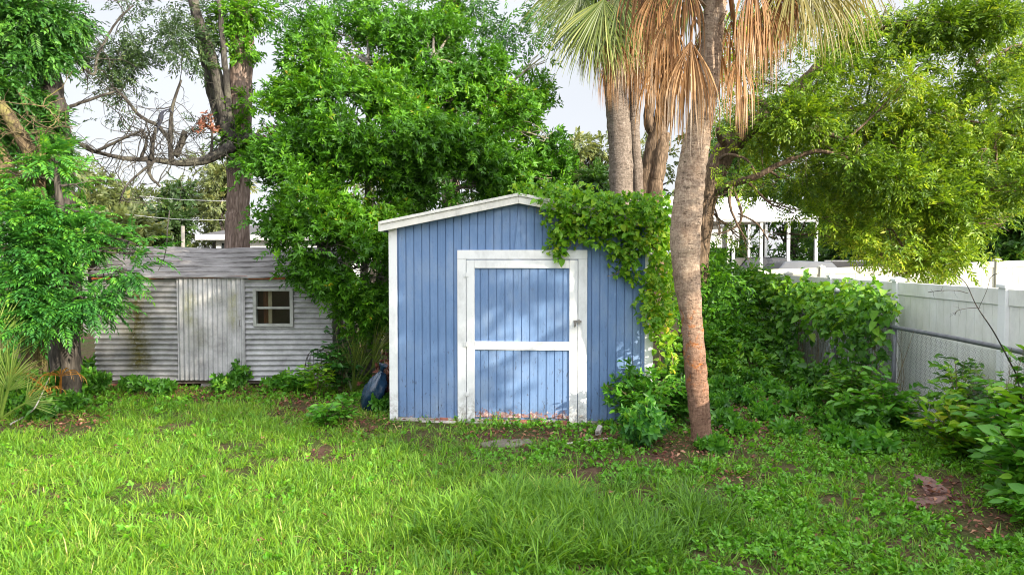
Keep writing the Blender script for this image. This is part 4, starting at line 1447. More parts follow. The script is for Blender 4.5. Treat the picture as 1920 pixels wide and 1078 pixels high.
# feathery-leaved tree leaning over the tin shed's end
ft = thing('chinaberry_tree', 'small tree with drooping feathery leaves overhanging the tin shed corner', 'tree', (at(135, 640, 9.9)[0], 9.9, 0))
mb = MB()
fb = [pb(px, py, Y, r, rz=r * .68) for px, py, r, Y in ((100, 300, 30, 9.9), (60, 332, 40, 9.7), (145, 345, 30, 9.9), (182, 402, 26, 9.9), (105, 395, 42, 9.7), (40, 405, 50, 9.5), (150, 445, 40, 9.7), (212, 452, 28, 9.7), (252, 458, 24, 9.6), (278, 474, 13, 9.6), (60, 470, 54, 9.4), (190, 505, 34, 9.5), (238, 505, 22, 9.5), (120, 515, 50, 9.4), (40, 545, 54, 9.2), (160, 560, 34, 9.3), (108, 585, 36, 9.2), (186, 562, 18, 9.3), (55, 595, 36, 9.1), (-20, 480, 50, 9.3), (-20, 580, 50, 9.1))]
TPf = px_limb(mb, [(133, 745, 9.9, 19), (131, 680, 9.9, 16), (128, 620, 9.9, 14.5), (122, 540, 9.8, 14), (118, 460, 9.7, 10), (112, 380, 9.7, 7), (105, 320, 9.7, 4)], 12, 6, .14)
limbs_to(mb, TPf, fb, .025)
mb.build('trunk', M['bark_dark'], ft, smooth=True)
P, D = crown_pts(fb, 1950, gap=-.2, freq=3.8, out=1.0, droop=.18, shell=.4)
D = D * np.array([1, 1, .55]) + np.array([.1, -.25, .0])
kp = ~((P[:, 1] > 9.7) & (P[:, 2] < 1.4) & (P[:, 0] > -6.2))
P, D = P[kp], D[kp]
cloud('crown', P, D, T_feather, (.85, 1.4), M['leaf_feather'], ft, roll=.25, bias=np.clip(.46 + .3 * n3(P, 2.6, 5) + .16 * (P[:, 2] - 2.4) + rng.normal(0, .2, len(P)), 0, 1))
mb = MB()     # dark strap-leaf bits on the trunk foot
mb = None

# forked dark trunk behind the shed vine
fk = thing('oak_tree', 'dark forked trunk between the thick grey palm and the leaning pale palm', 'tree', (at(1222, 450, 13.0)[0], 13.0, 0))
mb = MB()
px_limb(mb, [(1196, 640, 13.0, 16), (1204, 380, 13.0, 15), (1214, 320, 13.0, 14), (1230, 262, 13.0, 17), (1247, 190, 13.0, 15), (1256, 110, 13.0, 14), (1262, 0, 13.0, 13), (1266, -100, 13.0, 12)], 12, 7)
px_limb(mb, [(1232, 640, 12.9, 15), (1229, 380, 12.9, 14), (1232, 330, 12.9, 14), (1240, 280, 12.9, 14), (1246, 250, 12.95, 10)], 12, 7)
px_limb(mb, [(1232, 265, 13.0, 11), (1216, 225, 13.0, 10), (1221, 170, 13.0, 9), (1226, 100, 13.0, 8), (1228, 0, 13.0, 7)], 10, 7)
mb.build('trunk', M['bark_oak'], fk, smooth=True)
P, D = crown_pts([pb(1270, -150, 13.0, 90), pb(1200, -170, 13.4, 80), pb(1360, -140, 13.6, 80)], 500, shell=.3)
cloud('crown', P, D, T_oak, (.8, 1.2), M['leaf_oak'], fk)

# big oak leaning to the right over the fences
ok = thing('oak_tree', 'wide oak leaning right from behind the palm, sunlit olive leaves over the fences', 'tree', (at(1300, 500, 14.0)[0], 14.0, 0))
mb = MB()
K1 = px_limb(mb, [(1296, 660, 14.0, 26), (1306, 470, 14.0, 24), (1322, 375, 14.0, 22), (1345, 312, 14.0, 22), (1382, 258, 14.0, 20), (1430, 222, 14.0, 17), (1480, 185, 14.1, 12), (1540, 120, 14.2, 9.5), (1600, 80, 14.3, 9), (1660, 58, 14.4, 10), (1720, 42, 14.5, 8), (1800, 20, 14.6, 6), (1880, -10, 14.7, 4)], 14, 7)
K2 = px_limb(mb, [(1375, 262, 14.0, 9), (1398, 188, 13.6, 8), (1440, 200, 13.4, 7), (1478, 218, 13.2, 6), (1520, 236, 13.0, 5), (1580, 262, 12.9, 4)], 8)
K3 = px_limb(mb, [(1330, 362, 14.0, 9), (1375, 345, 13.6, 7), (1420, 330, 13.3, 6), (1462, 308, 13.1, 5), (1530, 284, 12.9, 4), (1600, 300, 12.8, 3)], 8)
K4 = px_limb(mb, [(1368, 278, 14.0, 7), (1352, 262, 13.7, 6), (1345, 240, 13.6, 4)], 8)
K5 = px_limb(mb, [(1480, 185, 14.1, 8), (1560, 215, 14.5, 7), (1640, 200, 15.0, 6), (1730, 240, 15.3, 5), (1820, 300, 15.5, 3)], 8)
K6 = px_limb(mb, [(1520, 236, 13.0, 4), (1600, 320, 13.2, 4), (1680, 380, 13.4, 3.5), (1740, 440, 13.4, 2.5), (1700, 510, 13.3, 1.5)], 8)
K7 = px_limb(mb, [(1770, 25, 14.6, 4), (1830, 120, 14.4, 4), (1860, 220, 14.2, 3), (1870, 320, 14.0, 2)], 8)
ks = []
for lst in ([(1372, 345, 13.6, 4), (1368, 380, 13.4, 3), (1382, 420, 13.3, 2), (1400, 450, 13.3, 1.4)], [(1372, 345, 13.6, 3), (1390, 400, 13.4, 2.5), (1380, 425, 13.4, 2), (1345, 440, 13.4, 1.6)], [(1350, 300, 13.9, 4), (1366, 290, 13.3, 3), (1400, 300, 13.2, 2.4), (1420, 330, 13.1, 1.6)], [(1384, 400, 13.4, 2), (1420, 420, 13.3, 1.6), (1440, 450, 13.2, 1.2)], [(1335, 350, 13.9, 3), (1325, 395, 13.5, 2.4), (1322, 430, 13.4, 1.6)],
            [(1570, 290, 12.9, 3), (1590, 330, 12.8, 3), (1596, 345, 12.8, 2)]):
    ks.append(px_limb(mb, lst, 6, 5))
kb = [pb(1490, 160, 12.9, 40), pb(1540, 130, 13.0, 34), pb(1590, 95, 13.2, 30), pb(1470, 215, 12.8, 40), pb(1530, 220, 12.8, 44), pb(1440, 110, 13.2, 40), pb(1620, 60, 13.2, 26), pb(1760, 40, 13.4, 40), pb(1840, 15, 13.4, 40), pb(1600, 300, 12.6, 50), pb(1680, 330, 12.6, 56), pb(1760, 380, 12.8, 50), pb(1850, 280, 12.8, 50)]
for (px, py, r) in ((1400, 150, 40), (1440, 260, 44), (1500, 215, 44), (1540, 270, 56), (1480, 330, 46), (1430, 350, 30), (1560, 340, 62), (1620, 270, 56), (1640, 350, 70), (1700, 300, 60), (1720, 380, 72), (1660, 430, 60), (1780, 330, 66), (1790, 420, 62), (1820, 260, 50), (1850, 350, 50), (1740, 215, 44), (1690, 470, 38), (1745, 488, 32), (1790, 470, 36), (1650, 480, 22), (1700, 150, 34), (1640, 110, 34), (1710, 60, 44), (1770, 50, 40), (1850, 150, 34), (1830, 60, 40), (1880, 30, 44), (1900, 120, 30), (1890, 260, 40), (1660, 20, 36), (1560, 130, 24), (1580, 60, 24), (1560, 190, 20), (1545, 410, 22), (1455, 440, 14), (1490, 400, 14), (1400, 452, 14), (1350, 440, 10), (1800, 180, 26), (1880, 420, 34), (1910, 340, 40), (1610, 440, 40), (1590, 30, 26), (1690, 240, 30), (1960, 100, 60), (1960, 250, 60), (1740, 130, 14), (1920, 200, 24), (1765, 505, 22), (1690, 512, 14)):
    Y = random.uniform(12.7, 15.5) if py < 400 else random.uniform(12.6, 13.8)
    if py > 400 and px < 1520:
        Y = random.uniform(13.3, 14.5)
    kb.append(pb(px, py, Y, r, dep=1.2))
KK = np.vstack([K1[14:], K2, K3, K5, K6, K7])
limbs_to(mb, KK, kb, .03)
twigs(mb, np.vstack([K2, K3] + ks), 30, .8, .008, 2, .5)
mb.build('trunk', M['bark_oak'], ok, smooth=True)
P, D = crown_pts(kb, 13500, gap=-.25, freq=2.9, shell=.1, droop=.05)
cloud('crown', P, D, T_oak, (.75, 1.25), M['leaf_oak'], ok, roll=.5, bias=np.clip(.45 + .42 * n3(P, 1.5, 9) + rng.normal(0, .22, len(P)), 0, 1))
sp_, sd_ = crown_pts([pb(1550, 170, 14.5, 110), pb(1700, 180, 14.5, 120), pb(1850, 200, 14.5, 110)], 1200, gap=0, freq=4, shell=.1)
cloud('thin_outer_leaves', sp_, sd_, T_oak, (.6, 1.0), M['leaf_oak'], ok, roll=.6)

n_ = 8000      # thin veil of outer leaves between the boughs
vx, vy, vY = rng.uniform(1335, 1960, n_), rng.uniform(20, 500, n_) ** 1.0, rng.uniform(12.9, 15.6, n_)
vp = np.array([at(a, b_, c_) for a, b_, c_ in zip(vx, vy, vY)])
kp = (n3(vp, 1.9, 6) + rng.normal(0, .25, n_) > -.3) & ~((vx < 1540) & (vy > 370)) & (vy < 470 - np.maximum(0, vx - 1800) * .6 - np.maximum(0, 1640 - vx) * .25)
cloud('thin_outer_leaves', vp[kp], rng.normal(0, .7, (kp.sum(), 3)) + np.array([.2, -.2, -.15]), T_oak, (.6, 1.1), M['leaf_oak'], ok, roll=.6)

# vine-covered trunk high behind the bushy tree
hv = thing('pine_tree', 'ivy-covered trunk showing high above the bushy green tree', 'tree', (at(845, 400, 17)[0], 17, 0))
mb = MB()
px_limb(mb, [(845, 640, 17, 17), (845, 300, 17, 16), (846, 60, 17, 15), (848, -80, 17, 14)], 12, 6)
mb.build('trunk', M['bark_pine'], hv, smooth=True)
P, D = crown_pts([pb(840, y, 16.8, 20) for y in (0, 30, 60, 90)], 260, shell=.3)
cloud('climbing_ivy', P, D, T_left, (.9, 1.3), M['leaf_vine'], hv, bias=rng.random(len(P)) * .4)
P, D = crown_pts([pb(px, py, 17, r) for px, py, r in ((700, -20, 60), (780, -10, 50), (900, 10, 50), (960, 30, 50), (1000, 70, 40), (1010, 20, 30), (640, 0, 40), (930, 70, 40), (860, -60, 90))], 1500, gap=-.15, freq=3, shell=.1)
cloud('crown', P, D, T_dark, (.9, 1.4), M['leaf_left'], hv, roll=.6)

# ------------------------------------------------------------------ trees far behind


def far_tree(px, top_py, Y, wpx, mat, label, group, cat='tree', low=440, n=700, name='tree', sc=(.7, 1.2), seed=0):
    c = at(px, top_py, Y)
    b = np.array([c[0], Y, 0])
    t = thing(name, label, cat, b, group=group)
    w = wpx / 1280 * Y / 2
    zl = max(.4, at(px, low, Y)[2])
    zt = c[2]
    bl = []
    for k in range(11):
        f = random.random()
        z = zl + (zt - zl) * f
        rr = w * (.55 + .45 * math.sin(math.pi * min(1, .25 + .75 * (1 - f) + .1)))
        bl.append(((b[0] + random.uniform(-1, 1) * rr * .7, Y + random.uniform(-1, 1) * w * .6, z - .2 * w), (w * random.uniform(.3, .5),) * 2 + (w * random.uniform(.25, .42),)))
    bl.append(((b[0], Y, zt - w * .35), (w * .4, w * .4, w * .35)))
    mb = MB()
    Pt = limb(mb, b, (b[0] + random.uniform(-.3, .3), Y, zl + (zt - zl) * .75), .02 * (zt) + .08, .05, .05, 8, 7)
    for q in bl:
        limb(mb, Pt[random.randint(2, 6)], q[0], .06, .02, .1, 5, 5)
    mb.build('trunk', M['bark_dark'], t)
    P, D = crown_pts(bl, n, gap=-.45, freq=1.4, shell=.25, droop=.1, seed=seed)
    cloud('crown', P, D, T_far, sc, mat, t, roll=.6, bias=np.clip(.5 + .4 * n3(P, .9, px) + rng.normal(0, .2, len(P)), 0, 1))
    return t


GL = 'trees behind the tin shed and the far house'
LL = 'hazy olive tree in the distant row behind the tin shed'
for px, tp, Y, w in ((190, 330, 30, 130), (255, 355, 34, 120), (235, 400, 27, 110), (390, 270, 46, 170), (425, 310, 44, 110), (150, 300, 33, 140), (340, 350, 44, 150), (290, 420, 38, 110)):
    far_tree(px, tp, Y, w, M['leaf_far'], LL, GL, low=500, n=620)
far_tree(318, 340, 30, 95, M['leaf_dark'], 'darkest rounded tree in the distant row behind the tin shed', None, low=500, n=700)
GR = 'trees behind the carport and the cream fence'
LR = 'deep green tree in the thick belt behind the cream fence and carport'
for px, tp, Y, w in ((1345, 240, 34, 190), (1430, 200, 37, 220), (1530, 190, 40, 240), (1600, 300, 31, 170), (1690, 250, 34, 240), (1560, 360, 29, 110), (1790, 260, 33, 220), (1880, 290, 30, 200), (1830, 380, 27, 150), (1910, 400, 26, 120), (1720, 390, 29, 150), (1640, 400, 28, 110), (1980, 250, 32, 240), (1480, 330, 36, 200), (1390, 330, 36, 160)):
    far_tree(px, tp, Y, w, M['leaf_far_green'], LR, GR, low=520, n=620, sc=(.75, 1.25))
far_tree(1100, 250, 38, 120, M['leaf_far'], 'pale olive tree far beyond the blue shed ridge', None, low=420, n=700)
far_tree(1120, 310, 20, 80, M['leaf_far_green'], 'fresh green bushy tree just behind the shed ridge', None, low=420, n=500, sc=(.35, .6))
for px, tp, Y, w in ((560, 200, 36, 220), (700, 260, 38, 240), (850, 240, 36, 240), (980, 280, 36, 180), (1240, 260, 36, 200), (60, 280, 34, 200), (-40, 200, 30, 260)):
    far_tree(px, tp, Y, w, M['leaf_far'], 'far background tree mostly hidden behind the bushy tree and sheds', 'mostly hidden far trees', low=520, n=420)
# ------------------------------------------------------------------ vines on the blue shed


def shed_pt(px, py, off):
    """world point on the shed's front, 'off' metres in front of the wall"""
    d = ray(px, py)
    n = yard(0, -1)
    o = np.array([SX, SY, 0]) + n * off
    t = np.dot(o - np.array([0, 0, CAM_H]), n) / np.dot(d, n)
    return np.array([0, 0, CAM_H]) + d * t


vn = thing('climbing_vine', 'yellow-green vine spilling over the blue shed roof and down its right corner', 'vine', yard(0, 0) + shed_pt(1215, 790, .1) * np.array([1, 1, 0]))
PV, NV = [], []
for (px, py, rx, ry, n, off) in ((1000, 352, 40, 12, 60, .10), (1050, 372, 40, 26, 130, .16), (1050, 410, 30, 26, 90, .16), (1100, 385, 55, 34, 300, .2), (1150, 395, 60, 34, 320, .22), (1200, 400, 52, 34, 260, .22), (1235, 400, 24, 34, 150, .25),
                                 (1095, 425, 56, 24, 190, .14), (1150, 440, 50, 26, 190, .16), (1062, 440, 22, 22, 70, .1), (1042, 460, 16, 20, 50, .08), (1048, 478, 13, 10, 24, .07), (1180, 465, 22, 34, 120, .14), (1160, 490, 14, 26, 50, .1), (1178, 505, 12, 18, 34, .1),
                                 (1236, 450, 20, 40, 190, .22), (1240, 500, 20, 40, 190, .22), (1232, 550, 24, 34, 170, .2), (1225, 590, 24, 28, 110, .2), (1210, 570, 18, 24, 50, .12), (1240, 620, 20, 26, 80, .2), (1250, 660, 20, 30, 70, .2), (1205, 525, 18, 16, 40, .1), (1195, 475, 14, 14, 20, .1), (1255, 560, 12, 40, 60, .3)):
    for _ in range(int(n * .80)):
        a, r = random.uniform(0, 6.283), math.sqrt(random.random()) * 1.08 + abs(random.gauss(0, .12))
        PV.append(shed_pt(px + rx * r * math.cos(a), py + ry * r * math.sin(a), off * random.uniform(.1, 1.7)))
for _ in range(700):      # over the roof slope
    u, v = random.uniform(1.75, SW + .12), random.random() ** 1.5 * 1.8 - .12
    z = EZ + .08 + (RZ - EZ) * (1 - abs(u - SW / 2) / (SW / 2)) + random.uniform(.0, .20) * min(1, (u - 1.55))
    c, s = math.cos(-YAW), math.sin(-YAW)
    PV.append(np.array([SX + c * u - s * v, SY + s * u + c * v, z]))
PV = np.array(PV)
DV = np.stack([rng.normal(0, .7, len(PV)), -.5 + rng.normal(0, .4, len(PV)), -.55 + rng.normal(0, .55, len(PV))], 1)
pxv, pyv = in_px(PV)
sunlit_tone = np.clip(.60 + .22 * ((pxv > 1195) & (pyv > 430)) + .12 * n3(PV, 5, 1) + rng.normal(0, .16, len(PV)), 0, 1)  # right-corner leaves coloured brighter and yellower, as if in sunlight
cloud('foliage', PV, DV, T_vine, (.45, 1.3), M['leaf_vine'], vn, up=(.15, -1, .9), roll=1.05, bias=sunlit_tone)
mb = MB()
for lst in ([(1000, 365), (1012, 392), (1030, 412), (1052, 425)], [(990, 362), (994, 380), (990, 392)], [(966, 365), (968, 378)], [(1062, 425), (1070, 460), (1060, 470)], [(1115, 448), (1090, 455), (1075, 470)], [(1240, 700), (1236, 640), (1245, 560), (1232, 500), (1225, 430), (1190, 400), (1120, 385), (1040, 372)], [(1262, 690), (1256, 600), (1250, 520), (1246, 430)],
            [(1176, 500), (1150, 515), (1138, 518)], [(1265, 560), (1252, 555), (1258, 520)], [(1010, 370), (1006, 400)], [(1180, 390), (1182, 450), (1175, 510)]):
    P = spline([shed_pt(a, b, .05 + .05 * random.random()) for a, b in lst], 6)
    mb.tube(P, np.linspace(.007, .003, len(P)), 5)
mb.build('stem', M['stem'], vn)

# ------------------------------------------------------------------ vines on the chain link fence


def fblob(y, z, r, ry=None, x=None):
    c = yard((XC - .08) if x is None else x, y, z)
    return (c, (r * .75, ry or r, r))


fv = thing('climbing_vine', 'mass of green creeper burying the far stretch of chain link fence', 'vine', yard(XC - .1, 11.5))
bl = []
for y in np.arange(9.8, 17.8, .38):
    e = min(1, (y - 9.2) / .8)
    bl.append(fblob(y, 1.36 + .12 * math.sin(y * 2.1), .40 * e, .42, XC - .12))
    bl.append(fblob(y, 1.10 + .1 * math.cos(y * 1.7), .34 * e, .4, XC - .18))
    bl.append(fblob(y, 1.50 + .10 * math.sin(y * 1.3), .25 * e, .4, XC + .02))
    if y > 10:
        bl.append(fblob(y, 1.56 + .10 * math.sin(y * 2.9), .17, .35, XC + .2))
    if y < 10.6 or y > 13.0:
        bl.append(fblob(y, .78, .34 * e, .4, XC - .2))
        bl.append(fblob(y, .42, .36 * e, .4, XC - .35))
    else:
        bl.append(fblob(y, .30, .30, .4, XC - .45))
    if y > 14.0:
        bl.append(fblob(y, 1.58, .34, .5))
        bl.append(fblob(y, .55, .5, .5, XC - .45))
P, D = crown_pts(bl, 8200, gap=-.42, freq=3.6, shell=.3, out=.6, droop=.4)
kp = P[:, 2] > .05
P, D = P[kp], D[kp]
D = D + np.array([-.15, -.35, -.1])
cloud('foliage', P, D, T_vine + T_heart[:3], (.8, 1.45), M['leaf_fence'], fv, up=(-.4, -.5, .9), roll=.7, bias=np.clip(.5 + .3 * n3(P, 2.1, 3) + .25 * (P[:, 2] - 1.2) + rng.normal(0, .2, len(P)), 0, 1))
mb = MB()
for k in range(60):
    y = random.uniform(9.2, 13.5)
    a = yard(XC - .05, y, .02)
    b = yard(XC - .03 + random.uniform(-.1, .05), y + random.uniform(-.5, .5), random.uniform(1.0, 1.4))
    limb(mb, a, b, .006, .002, .12, 8, 4)
mb.build('stem', M['stem'], fv)

# hedge-like dark mass between the palm and the fence corner
hd = thing('shrub', 'deep green overgrown thicket filling the gap behind the leaning palm', 'shrub', (3.9, 14.0, 0))
bl = [pb(px, py, Y, r) for px, py, Y, r in ((1330, 520, 14, 40), (1350, 560, 13.6, 44), (1340, 610, 13.0, 48), (1390, 590, 13.6, 44), (1330, 660, 12.4, 44), (1380, 650, 12.8, 40), (1420, 560, 14.5, 34), (1290, 560, 13.6, 40), (1290, 640, 12.8, 44), (1270, 700, 11.9, 34), (1340, 500, 15, 30), (1380, 530, 15, 34), (1360, 700, 11.8, 36), (1420, 690, 12.0, 30), (1260, 600, 12.6, 34), (1345, 480, 16, 22), (1410, 510, 15.6, 22))]
P, D = crown_pts(bl, 2600, gap=-.45, freq=3, shell=.25, droop=.3)
D = D + np.array([0, -.3, 0])
cloud('foliage', P, D, T_shrub + T_vine, (.9, 1.4), M['leaf_fence'], hd, roll=.5, bias=np.clip(.33 + .3 * n3(P, 2.4, 4) + rng.normal(0, .16, len(P)), 0, 1))
mb = MB()
for b in bl[:12]:
    limb(mb, (b[0][0] + random.uniform(-.2, .2), b[0][1], -.02), b[0], .02, .006, .15, 7, 5)
mb.build('stem', M['stem'], hd)

# ------------------------------------------------------------------ broad-leaved plants: stems with leaf sprays


def plant(name, label, cat, base, h, spread, n, tms, mat, sc=(.8, 1.2), per=9, lean=(0, 0), stem=.006, group=None, bias=.5, bare=.2, droop=.3):
    base = np.array([base[0], base[1], hgt(base[0], base[1])])
    t = thing(name, label, cat, base, group=group)
    mb = MB()
    P, D = [], []
    for k in range(n):
        a = 6.283 * (k * .618) + random.uniform(-.4, .4)
        f = math.sqrt((k + .5) / n)
        hh = h * (1 - .45 * f * f) * random.uniform(.75, 1.1)
        tip = base + np.array([math.cos(a) * spread * f + lean[0] * hh, math.sin(a) * spread * f + lean[1] * hh, hh])
        mid = base + np.array([math.cos(a) * spread * f * .35, math.sin(a) * spread * f * .35, hh * .6])
        Q = spline([base + np.array([math.cos(a), math.sin(a), 0]) * spread * .12 * f + np.array([0, 0, -.02]), mid, tip], 5)
        mb.tube(Q, np.linspace(stem, stem * .35, len(Q)), 4, cap=False)
        for j in range(per):
            s = bare + (1 - bare) * (j + random.random()) / per
            q = Q[min(len(Q) - 1, int(s * (len(Q) - 1)))]
            az = random.uniform(0, 6.283)
            o = np.array([math.cos(az), math.sin(az), 0])
            P.append(q + rng.normal(0, .012, 3))
            D.append(o * .8 + (tip - base) / max(h, .1) * .25 + np.array([math.cos(a) * .3, math.sin(a) * .3, .2 - droop * random.random()]))
    mb.build('stem', M['stem'], t)
    P = np.array(P)
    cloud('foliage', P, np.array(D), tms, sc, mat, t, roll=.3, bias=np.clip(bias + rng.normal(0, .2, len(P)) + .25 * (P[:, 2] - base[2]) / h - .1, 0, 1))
    return t


LG = T_heart + T_shrub[:2]
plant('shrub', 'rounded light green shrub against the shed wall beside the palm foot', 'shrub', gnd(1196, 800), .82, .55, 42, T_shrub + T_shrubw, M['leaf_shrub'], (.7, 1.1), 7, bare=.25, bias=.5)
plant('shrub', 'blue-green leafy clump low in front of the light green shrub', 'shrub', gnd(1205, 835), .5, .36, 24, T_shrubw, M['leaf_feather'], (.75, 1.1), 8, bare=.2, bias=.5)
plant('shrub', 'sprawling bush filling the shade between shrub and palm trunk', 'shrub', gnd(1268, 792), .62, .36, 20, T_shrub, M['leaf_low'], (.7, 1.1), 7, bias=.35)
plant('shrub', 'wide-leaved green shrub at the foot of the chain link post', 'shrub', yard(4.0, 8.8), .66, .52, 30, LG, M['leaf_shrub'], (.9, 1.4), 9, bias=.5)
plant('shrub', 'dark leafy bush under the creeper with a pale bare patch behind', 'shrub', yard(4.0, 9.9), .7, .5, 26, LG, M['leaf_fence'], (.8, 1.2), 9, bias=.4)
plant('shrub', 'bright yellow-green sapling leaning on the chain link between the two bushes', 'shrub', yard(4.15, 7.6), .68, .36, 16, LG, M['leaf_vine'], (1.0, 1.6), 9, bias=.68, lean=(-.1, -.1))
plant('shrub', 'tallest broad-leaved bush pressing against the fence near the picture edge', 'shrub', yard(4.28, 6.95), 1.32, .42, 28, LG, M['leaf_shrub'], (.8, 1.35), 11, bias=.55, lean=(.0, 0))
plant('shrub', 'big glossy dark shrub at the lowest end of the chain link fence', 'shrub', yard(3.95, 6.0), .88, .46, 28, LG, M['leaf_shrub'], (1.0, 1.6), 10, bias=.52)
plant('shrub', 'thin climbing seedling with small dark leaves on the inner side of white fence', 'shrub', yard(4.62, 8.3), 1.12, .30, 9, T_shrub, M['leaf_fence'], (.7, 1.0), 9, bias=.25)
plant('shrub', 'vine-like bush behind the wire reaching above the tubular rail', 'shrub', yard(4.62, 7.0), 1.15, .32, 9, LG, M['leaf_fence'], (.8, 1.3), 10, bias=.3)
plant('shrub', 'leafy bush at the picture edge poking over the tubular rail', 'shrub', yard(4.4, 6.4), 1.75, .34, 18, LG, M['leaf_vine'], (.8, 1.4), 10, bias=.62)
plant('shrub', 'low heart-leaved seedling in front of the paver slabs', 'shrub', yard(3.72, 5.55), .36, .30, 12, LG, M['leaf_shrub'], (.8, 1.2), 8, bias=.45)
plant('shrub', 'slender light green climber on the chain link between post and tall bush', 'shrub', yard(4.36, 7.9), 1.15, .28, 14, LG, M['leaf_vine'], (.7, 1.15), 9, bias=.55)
# a bare weed stalk leaning over the rail
ws = thing('bare_stalk', 'bare dark weed stalk with dry flower twigs leaning over the chain link rail', 'dead plant', yard(4.3, 6.4))
mb = MB()
S0 = spline([at(1905, 700, 6.6), at(1865, 625, 6.65), at(1832, 575, 6.7), at(1810, 530, 6.75), at(1784, 510, 6.8)], 6)
mb.tube(np.vstack([[yard(4.3, 6.4, 0)], S0]), np.linspace(.008, .003, len(S0) + 1), 5)
for a, lst in ((10, [(1835, 578), (1850, 545), (1858, 520), (1872, 512)]), (14, [(1815, 550), (1795, 545), (1765, 545), (1740, 548)]), (12, [(1838, 577), (1815, 578), (1796, 582), (1790, 590)])):
    Q = spline([at(x, y, 6.7 + random.uniform(-.1, .1)) for x, y in lst], 5)
    mb.tube(Q, .003, 4)
    twigs(mb, Q[6:], 5, .09, .0018, 1)
mb.build('stalk', M['bark_dark'], ws)

# weeds in the middle distance, along the sheds and under the vines
wd = [(595, 745, .62, .30, 12, 'tall yellow-green weed standing before the dark gap between sheds', 'leaf_vine', LG), (640, 790, .36, .22, 10, 'broad-leaved young weed nearest the blue sack', 'leaf_shrub', LG), (612, 800, .34, .25, 10, 'low broad weed in front of the tall yellow-green one', 'leaf_shrub', LG),
      (560, 735, .36, .28, 10, 'leafy weed under the tin shed window corner', 'leaf_shrub', T_shrub), (450, 725, .42, .16, 9, 'dark narrow weed growing up the tin shed door edge', 'leaf_low', T_shrubw), (300, 745, .30, .24, 9, 'leafy weed by the tin shed sill left of its door', 'leaf_low', T_shrubw),
      (420, 735, .26, .26, 9, 'low bushy weed under the tin shed door', 'leaf_low', T_shrubw), (250, 735, .25, .2, 8, 'small weed at the stained end of the tin shed', 'leaf_low', T_shrubw), (520, 730, .22, .22, 8, 'small weed below the tin shed window', 'leaf_low', T_shrubw),
      (715, 770, .2, .2, 8, 'dark small weed at the blue shed corner post', 'leaf_low', T_shrubw)]
for px, py, h, s, n, lab, mt_, tm in wd:
    plant('weed', lab, 'weed', gnd(px, py), h, s, n, tm, M[mt_], (.7, 1.15), 8, bias=.45)
GW = 'weeds in the shade between palm and fence'
LWD = 'shade weed in the undergrowth between the palm foot and the chain link fence'
for px, py, h, s in ((1345, 770, .3, .25), (1395, 760, .35, .3), (1430, 790, .3, .28), (1360, 800, .22, .2), (1475, 775, .4, .32), (1520, 760, .4, .3), (1540, 800, .36, .3), (1590, 790, .45, .3), (1480, 820, .2, .24), (1630, 810, .4, .3), (1335, 740, .3, .25), (1450, 745, .4, .3), (1415, 720, .4, .3), (1370, 735, .35, .3), (1500, 730, .45, .3), (1390, 815, .18, .2), (1570, 830, .26, .26), (1340, 845, .14, .2), (1650, 850, .3, .26), (1610, 850, .22, .24)):
    plant('weed', LWD, 'weed', gnd(px, py), h * .72, s * .8, 8, T_low + T_shrubw, M['leaf_low'] if random.random() < .5 else M['leaf_shrub'], (.8, 1.3), 7, group=GW, bias=.42)
GU = 'undergrowth plants below the feathery tree'
LU = 'leafy undergrowth plant at the lawn edge below the feathery tree'
for px, py, h, s in ((20, 775, .5, .3), (60, 765, .5, .34), (105, 755, .5, .34), (150, 745, .5, .3), (185, 738, .4, .28), (40, 735, .6, .35), (90, 725, .6, .36), (165, 715, .5, .3), (5, 730, .6, .36), (130, 770, .3, .25), (80, 785, .25, .22)):
    plant('undergrowth_plant', LU, 'plant', gnd(px, py), h, s, 11, T_low + T_shrubw[:2], M['leaf_low'], (.9, 1.4), 8, group=GU, bias=.4)
plant('shrub', 'dark rank growth in the shadow behind the blue sack', 'shrub', (-2.75, 10.9), 1.0, .4, 18, T_shrub, M['leaf_left'], (.8, 1.2), 8, bias=.25)

# ------------------------------------------------------------------ palmettos
pmt = thing('palmetto', 'pale green palmetto with spiky fans at the far left lawn edge', 'palmetto', gnd(2, 790))
b0 = gnd(0, 790)
for (dx, dz, pet, RB, sp, az) in ((.04, 1, .74, .62, 60, 0), (.35, .85, .62, .60, 52, .2), (-.4, .9, .6, .6, 60, .1), (.6, .45, .45, .5, 55, -.2), (-.8, .5, .6, .6, 60, 0), (.3, .9, .42, .5, 60, .5), (0, .9, 1.0, .7, 55, .3), (.15, 1, .9, .55, 45, -.3)):
    add_frond(pmt, M['frond_pale'], b0 + np.array([0, 0, .02]), (dx, random.uniform(-.35, .15), dz), pet, RB, R(sp), 22, .10, .03, side=np.array([math.cos(az), math.sin(az) * .5, -.3 if dx > 0 else .3]), wid=.75)
dp = thing('palmetto', 'dead orange palmetto frond drooping by the dark tree foot', 'dead palmetto', gnd(110, 765))
b0 = gnd(112, 765)
for (dx, dy, dz, pet, RB) in ((-.1, -.5, 1, .72, .45), (.3, -.4, 1, .7, .45), (.2, -.6, .9, .6, .4)):
    add_frond(dp, M['frond_orange'], b0, (dx, dy, dz), pet, RB, R(70), 16, 1.6, .12, wid=.7)
lp = thing('palmetto', 'upright strap-leaved palmetto beside the dark blue sack', 'palmetto', gnd(662, 735))
b0 = gnd(662, 738)
for (dx, dz, pet, RB, sp) in ((0, 1, .35, .5, 28), (.25, 1, .4, .5, 30), (-.3, .9, .35, .5, 34), (-.6, .6, .4, .42, 50), (.1, 1, .55, .5, 26), (.5, .8, .5, .6, 30), (.4, .9, .7, .6, 24)):
    add_frond(lp, M['frond_green'], b0, (dx, random.uniform(-.2, .2), dz), pet, RB, R(sp), 12, .25, .04, side=np.array([1, .1, 0]), wid=.8)
